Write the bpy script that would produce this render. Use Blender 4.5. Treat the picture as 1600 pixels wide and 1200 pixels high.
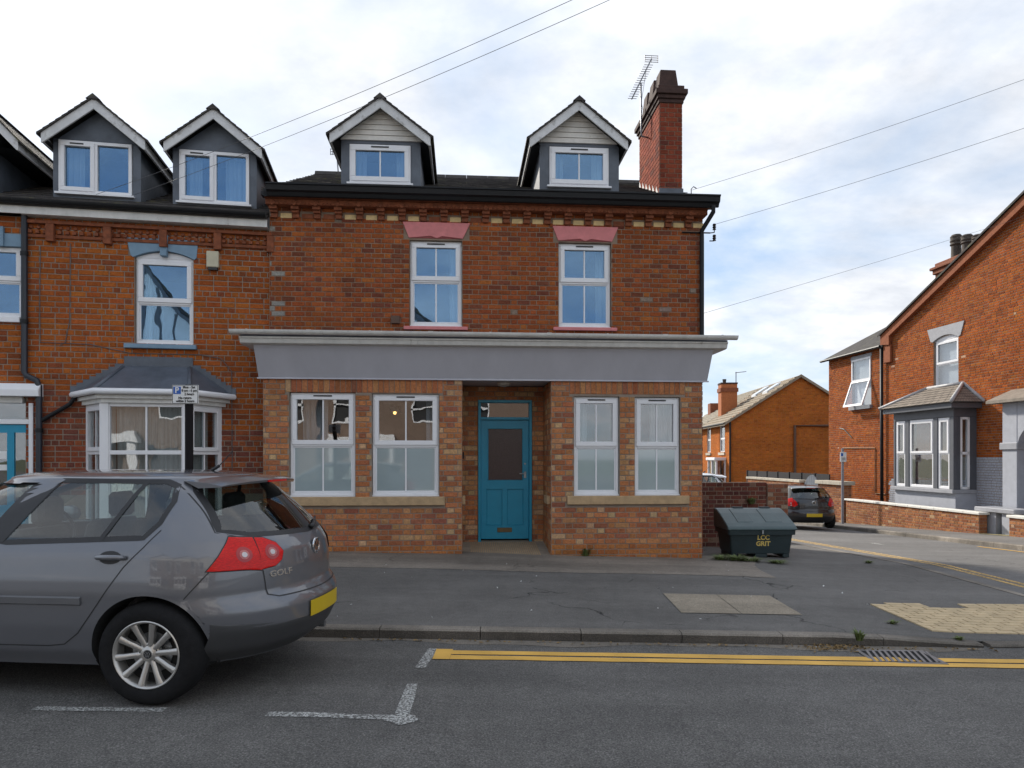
import bpy, bmesh, math, random
import numpy as np
from mathutils import Vector, Matrix
random.seed(7)
for o in list(bpy.data.objects): bpy.data.objects.remove(o)
S = bpy.context.scene; C = S.collection
R = math.radians
# ------------------------------------------------------------------ camera
F, CX, HY, CZ = 1080.0, 800.0, 715.0, 1.6      # focal length and horizon in photo pixels, eye height
cd = bpy.data.cameras.new('camera'); cam = bpy.data.objects.new('camera', cd); C.objects.link(cam)
cam.location = (0, 0, CZ); cam.rotation_euler = (R(90), 0, 0)
cd.sensor_fit = 'HORIZONTAL'; cd.sensor_width = 36; cd.lens = 36*F/1600; cd.shift_y = (HY-600)/1600
cd.clip_start = 0.05; cd.clip_end = 4000; S.camera = cam
# ------------------------------------------------------------------ light
SUN_AZ, SUN_EL = -32, 33        # degrees, azimuth from +Y towards +X
az, el = R(SUN_AZ), R(SUN_EL)
sd = bpy.data.lights.new('sun', 'SUN'); sun = bpy.data.objects.new('sun', sd); C.objects.link(sun)
sd.energy = 2.6; sd.angle = R(3.5); sd.color = (1.0, .93, .82)
tosun = Vector((math.sin(az)*math.cos(el), math.cos(az)*math.cos(el), math.sin(el)))
sun.rotation_euler = tosun.to_track_quat('Z', 'Y').to_euler()
W = bpy.data.worlds.new('World'); S.world = W; W.use_nodes = True
def N(nt, t, **kw):
    n = nt.nodes.new(t)
    for k, v in kw.items():
        if k.startswith('i_'):
            key = k[2:]; key = int(key) if key.isdigit() else key.replace('_', ' ')
            n.inputs[key].default_value = v
        else: setattr(n, k, v)
    return n
nt = W.node_tree; nt.nodes.clear(); L = nt.links.new
sky = N(nt, 'ShaderNodeTexSky', sky_type='NISHITA'); sky.sun_disc = False
sky.sun_elevation = el; sky.sun_rotation = az; sky.air_density = 1.0; sky.dust_density = .7
tc = N(nt, 'ShaderNodeTexCoord'); sep = N(nt, 'ShaderNodeSeparateXYZ'); L(tc.outputs['Generated'], sep.inputs[0])
zz = N(nt, 'ShaderNodeMath', operation='ADD'); zz.inputs[1].default_value = .28
mx = N(nt, 'ShaderNodeMath', operation='MAXIMUM'); mx.inputs[1].default_value = 0.0; L(sep.outputs[2], mx.inputs[0]); L(mx.outputs[0], zz.inputs[0])
dv = N(nt, 'ShaderNodeVectorMath', operation='DIVIDE'); cb = N(nt, 'ShaderNodeCombineXYZ')
L(tc.outputs['Generated'], dv.inputs[0])
for i in range(3): L(zz.outputs[0], cb.inputs[i])
L(cb.outputs[0], dv.inputs[1])
mp = N(nt, 'ShaderNodeMapping'); mp.inputs['Location'].default_value = (5.3, 1.1, 0); mp.inputs['Scale'].default_value = (1, 1.25, .35); L(dv.outputs[0], mp.inputs[0])
n1 = N(nt, 'ShaderNodeTexNoise', i_Scale=1.5, i_Detail=9, i_Roughness=.56, i_Distortion=.35); L(mp.outputs[0], n1.inputs['Vector'])
cr = N(nt, 'ShaderNodeValToRGB'); L(n1.outputs[0], cr.inputs[0])
cr.color_ramp.elements[0].position = .34; cr.color_ramp.elements[1].position = .62
n2 = N(nt, 'ShaderNodeTexNoise', i_Scale=2.6, i_Detail=7, i_Roughness=.6); L(mp.outputs[0], n2.inputs['Vector'])
cc = N(nt, 'ShaderNodeValToRGB'); L(n2.outputs[0], cc.inputs[0])
cc.color_ramp.elements[0].position = .3; cc.color_ramp.elements[0].color = (3.15, 3.35, 3.7, 1)
cc.color_ramp.elements[1].position = .68; cc.color_ramp.elements[1].color = (5.6, 5.6, 5.65, 1)
haz = N(nt, 'ShaderNodeMixRGB', blend_type='MIX'); haz.inputs[0].default_value = .80; haz.inputs[2].default_value = (2.2, 2.85, 3.8, 1); L(sky.outputs[0], haz.inputs[1])
mixc = N(nt, 'ShaderNodeMixRGB'); L(cr.outputs[0], mixc.inputs[0]); L(haz.outputs[0], mixc.inputs[1]); L(cc.outputs[0], mixc.inputs[2])
bg = N(nt, 'ShaderNodeBackground'); bg.inputs[1].default_value = .11; L(mixc.outputs[0], bg.inputs[0])
wo = N(nt, 'ShaderNodeOutputWorld'); L(bg.outputs[0], wo.inputs[0])
vs = S.view_settings; vs.view_transform = 'Standard'; vs.look = 'None'; vs.gamma = 1; vs.exposure = 1.06; vs.use_curve_mapping = False
S.render.engine = 'CYCLES'; S.cycles.max_bounces = 5; S.cycles.diffuse_bounces = 3; S.cycles.glossy_bounces = 3; S.cycles.transparent_max_bounces = 9
S.cycles.caustics_reflective = False; S.cycles.caustics_refractive = False

# ------------------------------------------------------------------ materials
MATS = {}
def base_mat(name):
    m = bpy.data.materials.new(name); m.use_nodes = True; nt = m.node_tree
    b = nt.nodes['Principled BSDF']; MATS[name] = m
    return m, nt, b
def mat(name, col, rough=.7, var=.12, scale=6, bump=0, bscale=60, metal=0, coat=0, spec=.5, space='Object', fine=0, dirt=None, stretch=None):
    if name in MATS: return MATS[name]
    m, nt, b = base_mat(name); L = nt.links.new
    b.inputs['Roughness'].default_value = rough; b.inputs['Metallic'].default_value = metal
    b.inputs['Coat Weight'].default_value = coat; b.inputs['Coat Roughness'].default_value = .04
    b.inputs['Specular IOR Level'].default_value = spec
    if space == 'World': src = N(nt, 'ShaderNodeNewGeometry').outputs['Position']
    else: src = N(nt, 'ShaderNodeTexCoord').outputs['Object']
    if stretch:
        mp = N(nt, 'ShaderNodeMapping'); mp.inputs['Scale'].default_value = stretch; L(src, mp.inputs[0]); src = mp.outputs[0]
    n = N(nt, 'ShaderNodeTexNoise', i_Scale=scale, i_Detail=6, i_Roughness=.65); L(src, n.inputs['Vector'])
    r = N(nt, 'ShaderNodeMapRange'); r.inputs[1].default_value = .3; r.inputs[2].default_value = .7
    r.inputs[3].default_value = 1-var; r.inputs[4].default_value = 1+var; L(n.outputs[0], r.inputs[0])
    v = r.outputs[0]
    if fine:
        n3 = N(nt, 'ShaderNodeTexNoise', i_Scale=bscale, i_Detail=3, i_Roughness=.7); L(src, n3.inputs['Vector'])
        r3 = N(nt, 'ShaderNodeMapRange'); r3.inputs[1].default_value = .3; r3.inputs[2].default_value = .7
        r3.inputs[3].default_value = 1-fine; r3.inputs[4].default_value = 1+fine; L(n3.outputs[0], r3.inputs[0])
        mm = N(nt, 'ShaderNodeMath', operation='MULTIPLY'); L(v, mm.inputs[0]); L(r3.outputs[0], mm.inputs[1]); v = mm.outputs[0]
    hs = N(nt, 'ShaderNodeVectorMath', operation='SCALE'); hs.inputs[0].default_value = col[:3]; L(v, hs.inputs['Scale'])
    out = hs.outputs[0]
    if dirt:
        dn = N(nt, 'ShaderNodeTexNoise', i_Scale=dirt[1], i_Detail=8, i_Roughness=.7); L(src, dn.inputs['Vector'])
        rr = N(nt, 'ShaderNodeMapRange'); rr.inputs[1].default_value = dirt[2]; rr.inputs[2].default_value = dirt[2]+.12; L(dn.outputs[0], rr.inputs[0])
        mixd = N(nt, 'ShaderNodeMixRGB'); L(rr.outputs[0], mixd.inputs[0]); L(out, mixd.inputs[1]); mixd.inputs[2].default_value = (*dirt[0], 1); out = mixd.outputs[0]
    L(out, b.inputs['Base Color'])
    if bump:
        nb = N(nt, 'ShaderNodeTexNoise', i_Scale=bscale, i_Detail=4); L(src, nb.inputs['Vector'])
        bp = N(nt, 'ShaderNodeBump', i_Strength=bump, i_Distance=.01); L(nb.outputs[0], bp.inputs['Height']); L(bp.outputs[0], b.inputs['Normal'])
    return m
def brick_mat(name, mode):
    """colour of each brick from the object colour or from the face colour, plus mottling"""
    m, nt, b = base_mat(name); L = nt.links.new
    if mode == 'obj': src = N(nt, 'ShaderNodeObjectInfo').outputs['Color']
    else: src = N(nt, 'ShaderNodeAttribute', attribute_name='Col').outputs['Color']
    g = N(nt, 'ShaderNodeNewGeometry').outputs['Position']
    n = N(nt, 'ShaderNodeTexNoise', i_Scale=34, i_Detail=6, i_Roughness=.8); L(g, n.inputs['Vector'])
    r = N(nt, 'ShaderNodeMapRange'); r.inputs[1].default_value = .3; r.inputs[2].default_value = .7; r.inputs[3].default_value = .55; r.inputs[4].default_value = 1.45; L(n.outputs[0], r.inputs[0])
    n4 = N(nt, 'ShaderNodeTexNoise', i_Scale=1.1, i_Detail=5, i_Roughness=.6); L(g, n4.inputs['Vector'])
    r4 = N(nt, 'ShaderNodeMapRange'); r4.inputs[1].default_value = .3; r4.inputs[2].default_value = .7; r4.inputs[3].default_value = .80; r4.inputs[4].default_value = 1.14; L(n4.outputs[0], r4.inputs[0])
    mm = N(nt, 'ShaderNodeMath', operation='MULTIPLY'); L(r.outputs[0], mm.inputs[0]); L(r4.outputs[0], mm.inputs[1])
    hs = N(nt, 'ShaderNodeVectorMath', operation='SCALE'); L(src, hs.inputs[0]); L(mm.outputs[0], hs.inputs['Scale'])
    n5 = N(nt, 'ShaderNodeTexNoise', i_Scale=7, i_Detail=9, i_Roughness=.8); L(g, n5.inputs['Vector'])
    r5 = N(nt, 'ShaderNodeMapRange'); r5.inputs[1].default_value = .60; r5.inputs[2].default_value = .72; r5.inputs[4].default_value = .28; L(n5.outputs[0], r5.inputs[0])
    mixd = N(nt, 'ShaderNodeMixRGB'); L(r5.outputs[0], mixd.inputs[0]); L(hs.outputs[0], mixd.inputs[1]); mixd.inputs[2].default_value = (.22, .15, .11, 1)
    L(mixd.outputs[0], b.inputs['Base Color']); b.inputs['Roughness'].default_value = .92; b.inputs['Specular IOR Level'].default_value = .12
    nb = N(nt, 'ShaderNodeTexNoise', i_Scale=90, i_Detail=4); L(g, nb.inputs['Vector'])
    bp = N(nt, 'ShaderNodeBump', i_Strength=.5, i_Distance=.006); L(nb.outputs[0], bp.inputs['Height']); L(bp.outputs[0], b.inputs['Normal'])
    return m
BRO = brick_mat('brick_single', 'obj'); BRM = brick_mat('brick_many', 'attr')
def glass_mat(name, tint=(1, 1, 1), ior=.1, refl=1.0, wob=.05, wscale=2.5, rcol=(1, 1, 1)):
    m, nt, b = base_mat(name); L = nt.links.new; nt.nodes.remove(b); out = nt.nodes['Material Output']
    tr = N(nt, 'ShaderNodeBsdfTransparent'); tr.inputs[0].default_value = (*tint, 1)
    gl = N(nt, 'ShaderNodeBsdfGlossy', i_Roughness=.0); gl.inputs[0].default_value = (*rcol, 1)
    ge = N(nt, 'ShaderNodeNewGeometry'); g = ge.outputs['Position']
    dt = N(nt, 'ShaderNodeVectorMath', operation='DOT_PRODUCT'); L(ge.outputs['Normal'], dt.inputs[0]); L(ge.outputs['Incoming'], dt.inputs[1])
    ab = N(nt, 'ShaderNodeMath', operation='ABSOLUTE'); L(dt.outputs['Value'], ab.inputs[0])
    om = N(nt, 'ShaderNodeMath', operation='SUBTRACT', use_clamp=True); om.inputs[0].default_value = 1; L(ab.outputs[0], om.inputs[1])
    pw = N(nt, 'ShaderNodeMath', operation='POWER'); pw.inputs[1].default_value = 5; L(om.outputs[0], pw.inputs[0])
    fr = N(nt, 'ShaderNodeMath', operation='MULTIPLY_ADD'); fr.inputs[1].default_value = 1-ior; fr.inputs[2].default_value = ior; L(pw.outputs[0], fr.inputs[0])
    n = N(nt, 'ShaderNodeTexNoise', i_Scale=wscale, i_Detail=2); L(g, n.inputs['Vector'])
    bp = N(nt, 'ShaderNodeBump', i_Strength=wob, i_Distance=.05); L(n.outputs[0], bp.inputs['Height']); L(bp.outputs[0], gl.inputs['Normal'])
    mu = N(nt, 'ShaderNodeMath', operation='MULTIPLY', use_clamp=True); mu.inputs[1].default_value = refl; L(fr.outputs[0], mu.inputs[0])
    mx = N(nt, 'ShaderNodeMixShader'); L(mu.outputs[0], mx.inputs[0]); L(tr.outputs[0], mx.inputs[1]); L(gl.outputs[0], mx.inputs[2]); L(mx.outputs[0], out.inputs[0])
    return m
def paint_mat(name, col, lo, hi, scale):
    """worn road paint: flakes away where the noise is high"""
    m, nt, b = base_mat(name); L = nt.links.new; out = nt.nodes['Material Output']
    g = N(nt, 'ShaderNodeNewGeometry').outputs['Position']
    n = N(nt, 'ShaderNodeTexNoise', i_Scale=scale, i_Detail=6, i_Roughness=.8); L(g, n.inputs['Vector'])
    r = N(nt, 'ShaderNodeMapRange'); r.inputs[1].default_value = lo; r.inputs[2].default_value = hi; L(n.outputs[0], r.inputs[0])
    n2 = N(nt, 'ShaderNodeTexNoise', i_Scale=3, i_Detail=4); L(g, n2.inputs['Vector'])
    r2 = N(nt, 'ShaderNodeMapRange'); r2.inputs[1].default_value = .3; r2.inputs[2].default_value = .7; r2.inputs[3].default_value = .8; r2.inputs[4].default_value = 1.08; L(n2.outputs[0], r2.inputs[0])
    hs = N(nt, 'ShaderNodeVectorMath', operation='SCALE'); hs.inputs[0].default_value = col; L(r2.outputs[0], hs.inputs['Scale']); L(hs.outputs[0], b.inputs['Base Color'])
    b.inputs['Roughness'].default_value = .75
    tr = N(nt, 'ShaderNodeBsdfTransparent'); mx = N(nt, 'ShaderNodeMixShader')
    L(r.outputs[0], mx.inputs[0]); L(b.outputs[0], mx.inputs[1]); L(tr.outputs[0], mx.inputs[2]); L(mx.outputs[0], out.inputs[0])
    return m
def tarmac(name, col, speck, crack=0, patch=.2, spscale=190):
    m, nt, b = base_mat(name); L = nt.links.new
    g = N(nt, 'ShaderNodeNewGeometry').outputs['Position']
    def rng(node, a, bb, c, d, o=0):
        r = N(nt, 'ShaderNodeMapRange'); r.inputs[1].default_value = a; r.inputs[2].default_value = bb; r.inputs[3].default_value = c; r.inputs[4].default_value = d
        L(node.outputs[o], r.inputs[0]); return r.outputs[0]
    def nz(sc, de=4, ro=.6):
        n = N(nt, 'ShaderNodeTexNoise', i_Scale=sc, i_Detail=de, i_Roughness=ro); L(g, n.inputs['Vector']); return n
    def mul(a, b_):
        q = N(nt, 'ShaderNodeMath', operation='MULTIPLY'); L(a, q.inputs[0]); L(b_, q.inputs[1]); return q.outputs[0]
    ms = N(nt, 'ShaderNodeMapping'); ms.inputs['Scale'].default_value = (.12, 1.5, 1); L(g, ms.inputs[0])
    ns_ = N(nt, 'ShaderNodeTexNoise', i_Scale=1.1, i_Detail=5, i_Roughness=.6); L(ms.outputs[0], ns_.inputs['Vector'])
    v = mul(mul(rng(ns_, .3, .7, 1-patch*.8, 1+patch*.8), rng(nz(.55, 7, .65), .3, .7, 1-patch, 1+patch)), rng(nz(spscale, 3, .8), .3, .7, 1-speck, 1+speck))
    v = mul(v, rng(nz(9, 6, .7), .3, .7, .88, 1.12))
    vo = N(nt, 'ShaderNodeTexVoronoi', i_Scale=85); L(g, vo.inputs['Vector'])
    v = mul(v, rng(vo, .0, .5, 1.0+speck*.8, 1-speck*.35))
    if crack:
        dn = N(nt, 'ShaderNodeTexNoise', i_Scale=2.2, i_Detail=5); L(g, dn.inputs['Vector'])
        md = N(nt, 'ShaderNodeMixRGB', blend_type='ADD'); md.inputs[0].default_value = .55; L(g, md.inputs[1]); L(dn.outputs['Color'], md.inputs[2])
        vc = N(nt, 'ShaderNodeTexVoronoi', feature='DISTANCE_TO_EDGE', i_Scale=.62); L(md.outputs[0], vc.inputs['Vector'])
        ck = rng(vc, .002, .009, 1.0, 0.0); msk = rng(nz(.8, 3), .50, .60, 0, 1)
        inv = N(nt, 'ShaderNodeMath', operation='SUBTRACT'); inv.inputs[0].default_value = 1.0
        q = N(nt, 'ShaderNodeMath', operation='MULTIPLY'); L(mul(ck, msk), q.inputs[0]); q.inputs[1].default_value = crack; L(q.outputs[0], inv.inputs[1])
        v = mul(v, inv.outputs[0])
    hs = N(nt, 'ShaderNodeVectorMath', operation='SCALE'); hs.inputs[0].default_value = col; L(v, hs.inputs['Scale'])
    st = N(nt, 'ShaderNodeMixRGB'); L(rng(nz(1.7, 8, .75), .60, .72, 0, .45), st.inputs[0]); L(hs.outputs[0], st.inputs[1]); st.inputs[2].default_value = (col[0]*.55, col[1]*.53, col[2]*.5, 1)
    L(st.outputs[0], b.inputs['Base Color']); b.inputs['Roughness'].default_value = .85; b.inputs['Specular IOR Level'].default_value = .35
    bp = N(nt, 'ShaderNodeBump', i_Strength=.6, i_Distance=.006); L(vo.outputs[0], bp.inputs['Height']); L(bp.outputs[0], b.inputs['Normal'])
    return m
M_ROAD = tarmac('road_tarmac', (.136, .130, .122), .65, 0, .24, 80)
M_SIDE = tarmac('side_street_tarmac', (.16, .155, .15), .35, .5, .2)
M_PAVE = tarmac('pavement_tarmac', (.142, .135, .126), .36, .85, .22, 110)
M_STRIP = tarmac('strip_concrete', (.21, .182, .152), .35, .4, .3, 80)
M_CONC = tarmac('slab_concrete', (.30, .255, .195), .35, 0, .22, 60)
M_KERB = tarmac('kerb_concrete', (.215, .19, .16), .45, 0, .5)
M_MORTAR = mat('mortar', (.27, .215, .17), .95, .2, 5, .4, 120, space='World')
M_MORTAR_D = mat('mortar_dark', (.25, .18, .13), .95, .25, 4, .4, 120, space='World')
M_WHITE = mat('white_upvc', (.80, .80, .82), .32, .03, 3)
M_WHITED = mat('weathered_white_paint', (.68, .67, .64), .55, .12, 7, .15, 40, dirt=((.33, .31, .27), 6, .60), stretch=(1, 1, .35))
M_BARGE = mat('weathered_bargeboard', (.64, .64, .64), .6, .12, 6, .15, 40, dirt=((.34, .33, .31), 5, .55))
M_CLAD = mat('cream_weatherboard', (.70, .665, .61), .6, .1, 9, .1, 40, dirt=((.45, .36, .28), 8, .63))
M_LEAD = mat('lead_sheet', (.085, .10, .125), .5, .3, 3, .25, 20, spec=.6)
M_SLATE = mat('roof_slate', (.062, .056, .053), .8, .35, 5, .4, 40, spec=.2, space='World', dirt=((.12, .115, .06), 2.5, .56))
M_BLACK = mat('black_gutter_plastic', (.010, .011, .013), .5, .15, 6, spec=.3)
M_GREYP = mat('grey_fascia_paint', (.51, .51, .56), .5, .06, 2.5, .08, 30, dirt=((.40, .395, .40), 3.5, .66), stretch=(1, 1, .25))
M_STONE = mat('sill_sandstone', (.45, .31, .175), .9, .2, 8, .4, 70, space='World')
M_PINK = mat('pink_lintel_paint', (.66, .22, .22), .7, .1, 10, .25, 50, dirt=((.62, .47, .42), 5.5, .66))
M_BLUEP = mat('blue_grey_lintel_paint', (.18, .285, .385), .6, .1, 8, .15, 40)
M_TEAL = mat('teal_door_paint', (.006, .26, .42), .38, .07, 5, .06, 50)
M_CREAMB = mat('cream_glazed_brick', (.66, .47, .22), .7, .2, 12, .2, 60, space='World')
M_CORB = mat('corbel_terracotta', (.215, .064, .026), .85, .35, 14, .4, 60, space='World')
M_STEEL = mat('galvanised_steel', (.32, .33, .34), .4, .15, 12, metal=.8)
M_CHROME = mat('chrome', (.75, .75, .76), .12, .03, 5, metal=1)
M_ALLOY = mat('alloy_wheel', (.52, .50, .47), .34, .08, 10, metal=.75)
M_RUB = mat('tyre_rubber', (.016, .016, .017), .85, .2, 20, .15, 80, spec=.15)
M_TRIM = mat('car_black_plastic', (.02, .02, .022), .5, .1, 20)
M_SEAT = mat('car_seat_cloth', (.10, .10, .105), .9, .15, 20)
M_DARK = mat('dark_void', (.02, .02, .02), .9, .1, 4)
M_ROOM = mat('room_plaster', (.20, .135, .085), .9, .12, 2)
M_CURT = mat('curtain_cloth', (.50, .50, .50), .9, .08, 4, stretch=(6, 6, .3))
M_NET = mat('net_curtain', (.42, .45, .42), .9, .2, 5, stretch=(9, 9, .25))
M_BLIND = mat('white_blind', (.70, .71, .73), .8, .04, 2)
M_GLASS = glass_mat('window_glass', (.88, .91, .93), .15, 1.0, .045, 1.9)
M_SKYGLASS = glass_mat('sky_blue_window_glass', (.80, .88, .93), .19, 1.0, .06, 1.5, (.42, .68, 1.0))   # upstairs panes: blue sky reflection put into the glass tint
M_CARGL = glass_mat('car_glass', (.70, .78, .76), .09, 1.0, .0, 2)
M_FROST = mat('frosted_glass', (.31, .385, .40), .5, .06, 1.2, coat=1.0, space='World')
M_FROST.node_tree.nodes['Principled BSDF'].inputs['Coat IOR'].default_value = 2.1
M_YELLW = paint_mat('worn_yellow_line_paint', (.66, .43, .14), .46, .60, 26)
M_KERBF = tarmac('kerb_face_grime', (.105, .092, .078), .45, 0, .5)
M_REARGL = glass_mat('car_rear_glass', (.42, .48, .46), .10, 1.0, .0, 2)
M_YELL = paint_mat('yellow_line_paint', (.74, .43, .085), .61, .72, 34)
M_WLINE = paint_mat('worn_white_paint', (.58, .58, .55), .43, .56, 60)
M_BUFF = mat('buff_paving_block', (.56, .43, .26), .9, .2, 6, .4, 90, space='World')
M_FOOT = mat('leaf_green', (.11, .145, .04), .7, .35, 20)
M_LEAFB = mat('dry_leaf', (.22, .145, .06), .8, .4, 20)
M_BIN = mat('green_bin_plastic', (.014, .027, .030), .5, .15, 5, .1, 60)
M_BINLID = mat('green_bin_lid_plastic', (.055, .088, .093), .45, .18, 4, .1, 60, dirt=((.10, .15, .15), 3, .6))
M_GOLD = mat('yellow_lettering', (.62, .45, .12), .6, .05, 6)
M_LETBOX = mat('old_brass', (.14, .10, .05), .45, .2, 20, metal=.6)
M_GREYBR = mat('grey_painted_brick', (.37, .385, .43), .7, .08, 5, .3, 40, space='World')
M_DGREY = mat('dark_grey_timber_paint', (.085, .09, .105), .5, .1, 5)
M_TILE = mat('concrete_roof_tile', (.29, .235, .17), .85, .25, 3, .3, 40, space='World')
M_COPE = mat('stone_coping', (.42, .375, .30), .8, .15, 6, .3, 60, space='World')
M_POT = mat('chimney_pot_clay', (.065, .05, .04), .85, .3, 8, .3, 40)
M_CABLE = mat('cable_sheath', (.11, .11, .115), .6, .05, 5)
M_SIGNW = mat('sign_white', (.76, .76, .75), .4, .03, 5)
M_SIGNB = mat('sign_blue', (.01, .10, .42), .4, .03, 5)
M_INK = mat('sign_black_ink', (.015, .015, .015), .5, .03, 5)
M_POST = mat('sign_post_black', (.012, .010, .011), .8, .12, 6, spec=.15)

# ------------------------------------------------------------------ mesh helpers
class MB:
    def __init__(s): s.v = []; s.f = []; s.c = []
    def add(s, vs, fs, col=None):
        o = len(s.v); s.v += [tuple(p) for p in vs]
        for q in fs: s.f.append([o+i for i in q]); s.c.append(col)
        return s
    def box(s, x0, x1, y0, y1, z0, z1, fn=None, col=None):
        p = [(x, y, z) for z in (z0, z1) for x, y in ((x0, y0), (x1, y0), (x1, y1), (x0, y1))]
        if fn: p = [fn(*q) for q in p]
        return s.add(p, [(0, 3, 2, 1), (4, 5, 6, 7), (0, 1, 5, 4), (1, 2, 6, 5), (2, 3, 7, 6), (3, 0, 4, 7)], col)
    def prism(s, pts, vec, col=None):
        n = len(pts); a = [Vector(p) for p in pts]; b = [p+Vector(vec) for p in a]
        return s.add(a+b, [tuple(range(n))[::-1], tuple(range(n, 2*n))]+[(i, (i+1) % n, n+(i+1) % n, n+i) for i in range(n)], col)
    def quad(s, a, b, c, d, col=None): return s.add([a, b, c, d], [(0, 1, 2, 3)], col)
    def tube(s, pts, r, n=8, caps=True):
        pts = [Vector(p) for p in pts]; rings = []; o = len(s.v); up = None
        for i, p in enumerate(pts):
            t = (pts[min(i+1, len(pts)-1)]-pts[max(i-1, 0)]).normalized()
            if up is None: up = Vector((0, 0, 1)) if abs(t.z) < .9 else Vector((1, 0, 0))
            sx = t.cross(up).normalized(); up = sx.cross(t).normalized()
            rr = r[i] if isinstance(r, (list, tuple)) else r
            s.v += [tuple(p+rr*(math.cos(2*math.pi*k/n)*sx+math.sin(2*math.pi*k/n)*up)) for k in range(n)]
        for i in range(len(pts)-1):
            for k in range(n):
                a = o+i*n+k; b = o+i*n+(k+1) % n; s.f.append([a, b, b+n, a+n]); s.c.append(None)
        if caps:
            s.f.append([o+k for k in range(n)][::-1]); s.c.append(None)
            e = o+(len(pts)-1)*n; s.f.append([e+k for k in range(n)]); s.c.append(None)
        return s
    def lathe(s, prof, n=32, fn=None, close=False):
        """profile of (radius, axial); fn maps (a, b, axial) to space"""
        o = len(s.v); fn = fn or (lambda a, b, h: (a, b, h))
        for r, h in prof:
            s.v += [tuple(fn(r*math.cos(2*math.pi*k/n), r*math.sin(2*math.pi*k/n), h)) for k in range(n)]
        m = len(prof)
        for i in range(m if close else m-1):
            for k in range(n):
                a = o+i*n+k; b = o+i*n+(k+1) % n; j = ((i+1) % m-i)*n; s.f.append([a, b, b+j, a+j]); s.c.append(None)
        return s
    def build(s, name, m, parent=None, smooth=False, bevel=0, auto=None, recalc=True):
        me = bpy.data.meshes.new(name); me.from_pydata(s.v, [], s.f)
        if any(c is not None for c in s.c):
            at = me.color_attributes.new('Col', 'FLOAT_COLOR', 'CORNER'); i = 0; d = np.zeros(len(me.loops)*4, dtype=np.float32)
            for q, c in zip(s.f, s.c):
                c = c or (.3, .1, .05)
                for _ in q: d[i*4:i*4+4] = (c[0], c[1], c[2], 1); i += 1
            at.data.foreach_set('color', d)
        if recalc or bevel:
            bm = bmesh.new(); bm.from_mesh(me)
            if recalc: bmesh.ops.recalc_face_normals(bm, faces=bm.faces)
            if bevel:
                ed = [e for e in bm.edges if len(e.link_faces) == 2 and e.calc_face_angle(0) > .5]
                bmesh.ops.bevel(bm, geom=ed, offset=bevel, segments=1, affect='EDGES', profile=.5)
            bm.to_mesh(me); bm.free()
        me.materials.append(m)
        if smooth:
            me.polygons.foreach_set('use_smooth', [True]*len(me.polygons))
            if auto:
                try: me.set_sharp_from_angle(angle=R(auto))
                except Exception: pass
        o = bpy.data.objects.new(name, me); C.objects.link(o)
        if parent: o.parent = parent
        return o
def tag(o, label=None, cat=None, group=None, kind=None):
    for k, v in (('label', label), ('category', cat), ('group', group), ('kind', kind)):
        if v: o[k] = v
    return o
def empty(name, loc=(0, 0, 0), rz=0, label=None, cat=None, group=None):
    o = bpy.data.objects.new(name, None); o.empty_display_size = .2; C.objects.link(o); o.location = loc; o.rotation_euler = (0, 0, rz)
    return tag(o, label, cat, group)
def bx(name, m, parent, x0, x1, y0, y1, z0, z1, bevel=0): return MB().box(x0, x1, y0, y1, z0, z1).build(name, m, parent, bevel=bevel)
def text(name, body, size, m, parent, mtx, extrude=.002, align='CENTER', sx=1.0, bold=0):
    cu = bpy.data.curves.new(name, 'FONT'); cu.body = body; cu.size = size; cu.extrude = extrude; cu.align_x = align; cu.align_y = 'CENTER'; cu.resolution_u = 3; cu.offset = bold
    t = bpy.data.objects.new(name, cu); C.objects.link(t); bpy.context.view_layer.update()
    me = bpy.data.meshes.new_from_object(t.evaluated_get(bpy.context.evaluated_depsgraph_get()))
    bpy.data.objects.remove(t); me.materials.clear(); me.materials.append(m)
    me.transform(Matrix.Diagonal((sx, 1, 1, 1))); me.transform(mtx)
    o = bpy.data.objects.new(name, me); C.objects.link(o); o.parent = parent
    return o
def facing(origin, right, up):
    r = Vector(right).normalized(); u = Vector(up).normalized(); n = r.cross(u)
    m = Matrix((r, u, n)).transposed().to_4x4(); m.translation = Vector(origin); return m

class Frame:
    """a facade's own plane: u along the wall, v into the building, w up"""
    def __init__(s, ox, oy, ang): s.o = (ox, oy); s.a = ang; s.c = math.cos(ang); s.s = math.sin(ang)
    def uw(s, px, py, v=0):
        a = (px-CX)/F; b = (HY-py)/F
        t = (v-s.s*s.o[0]+s.c*s.o[1])/(s.c-s.s*a)
        return s.c*(t*a-s.o[0])+s.s*(t-s.o[1]), CZ+t*b
    def rect(s, x0, y0, x1, y1, v=0):
        ym, xm = (y0+y1)/2, (x0+x1)/2
        return s.uw(x0, ym, v)[0], s.uw(x1, ym, v)[0], s.uw(xm, y1, v)[1], s.uw(xm, y0, v)[1]     # u0,u1,w0,w1
    def world(s, u, v, w=0): return Vector((s.o[0]+s.c*u-s.s*v, s.o[1]+s.s*u+s.c*v, w))
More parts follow.
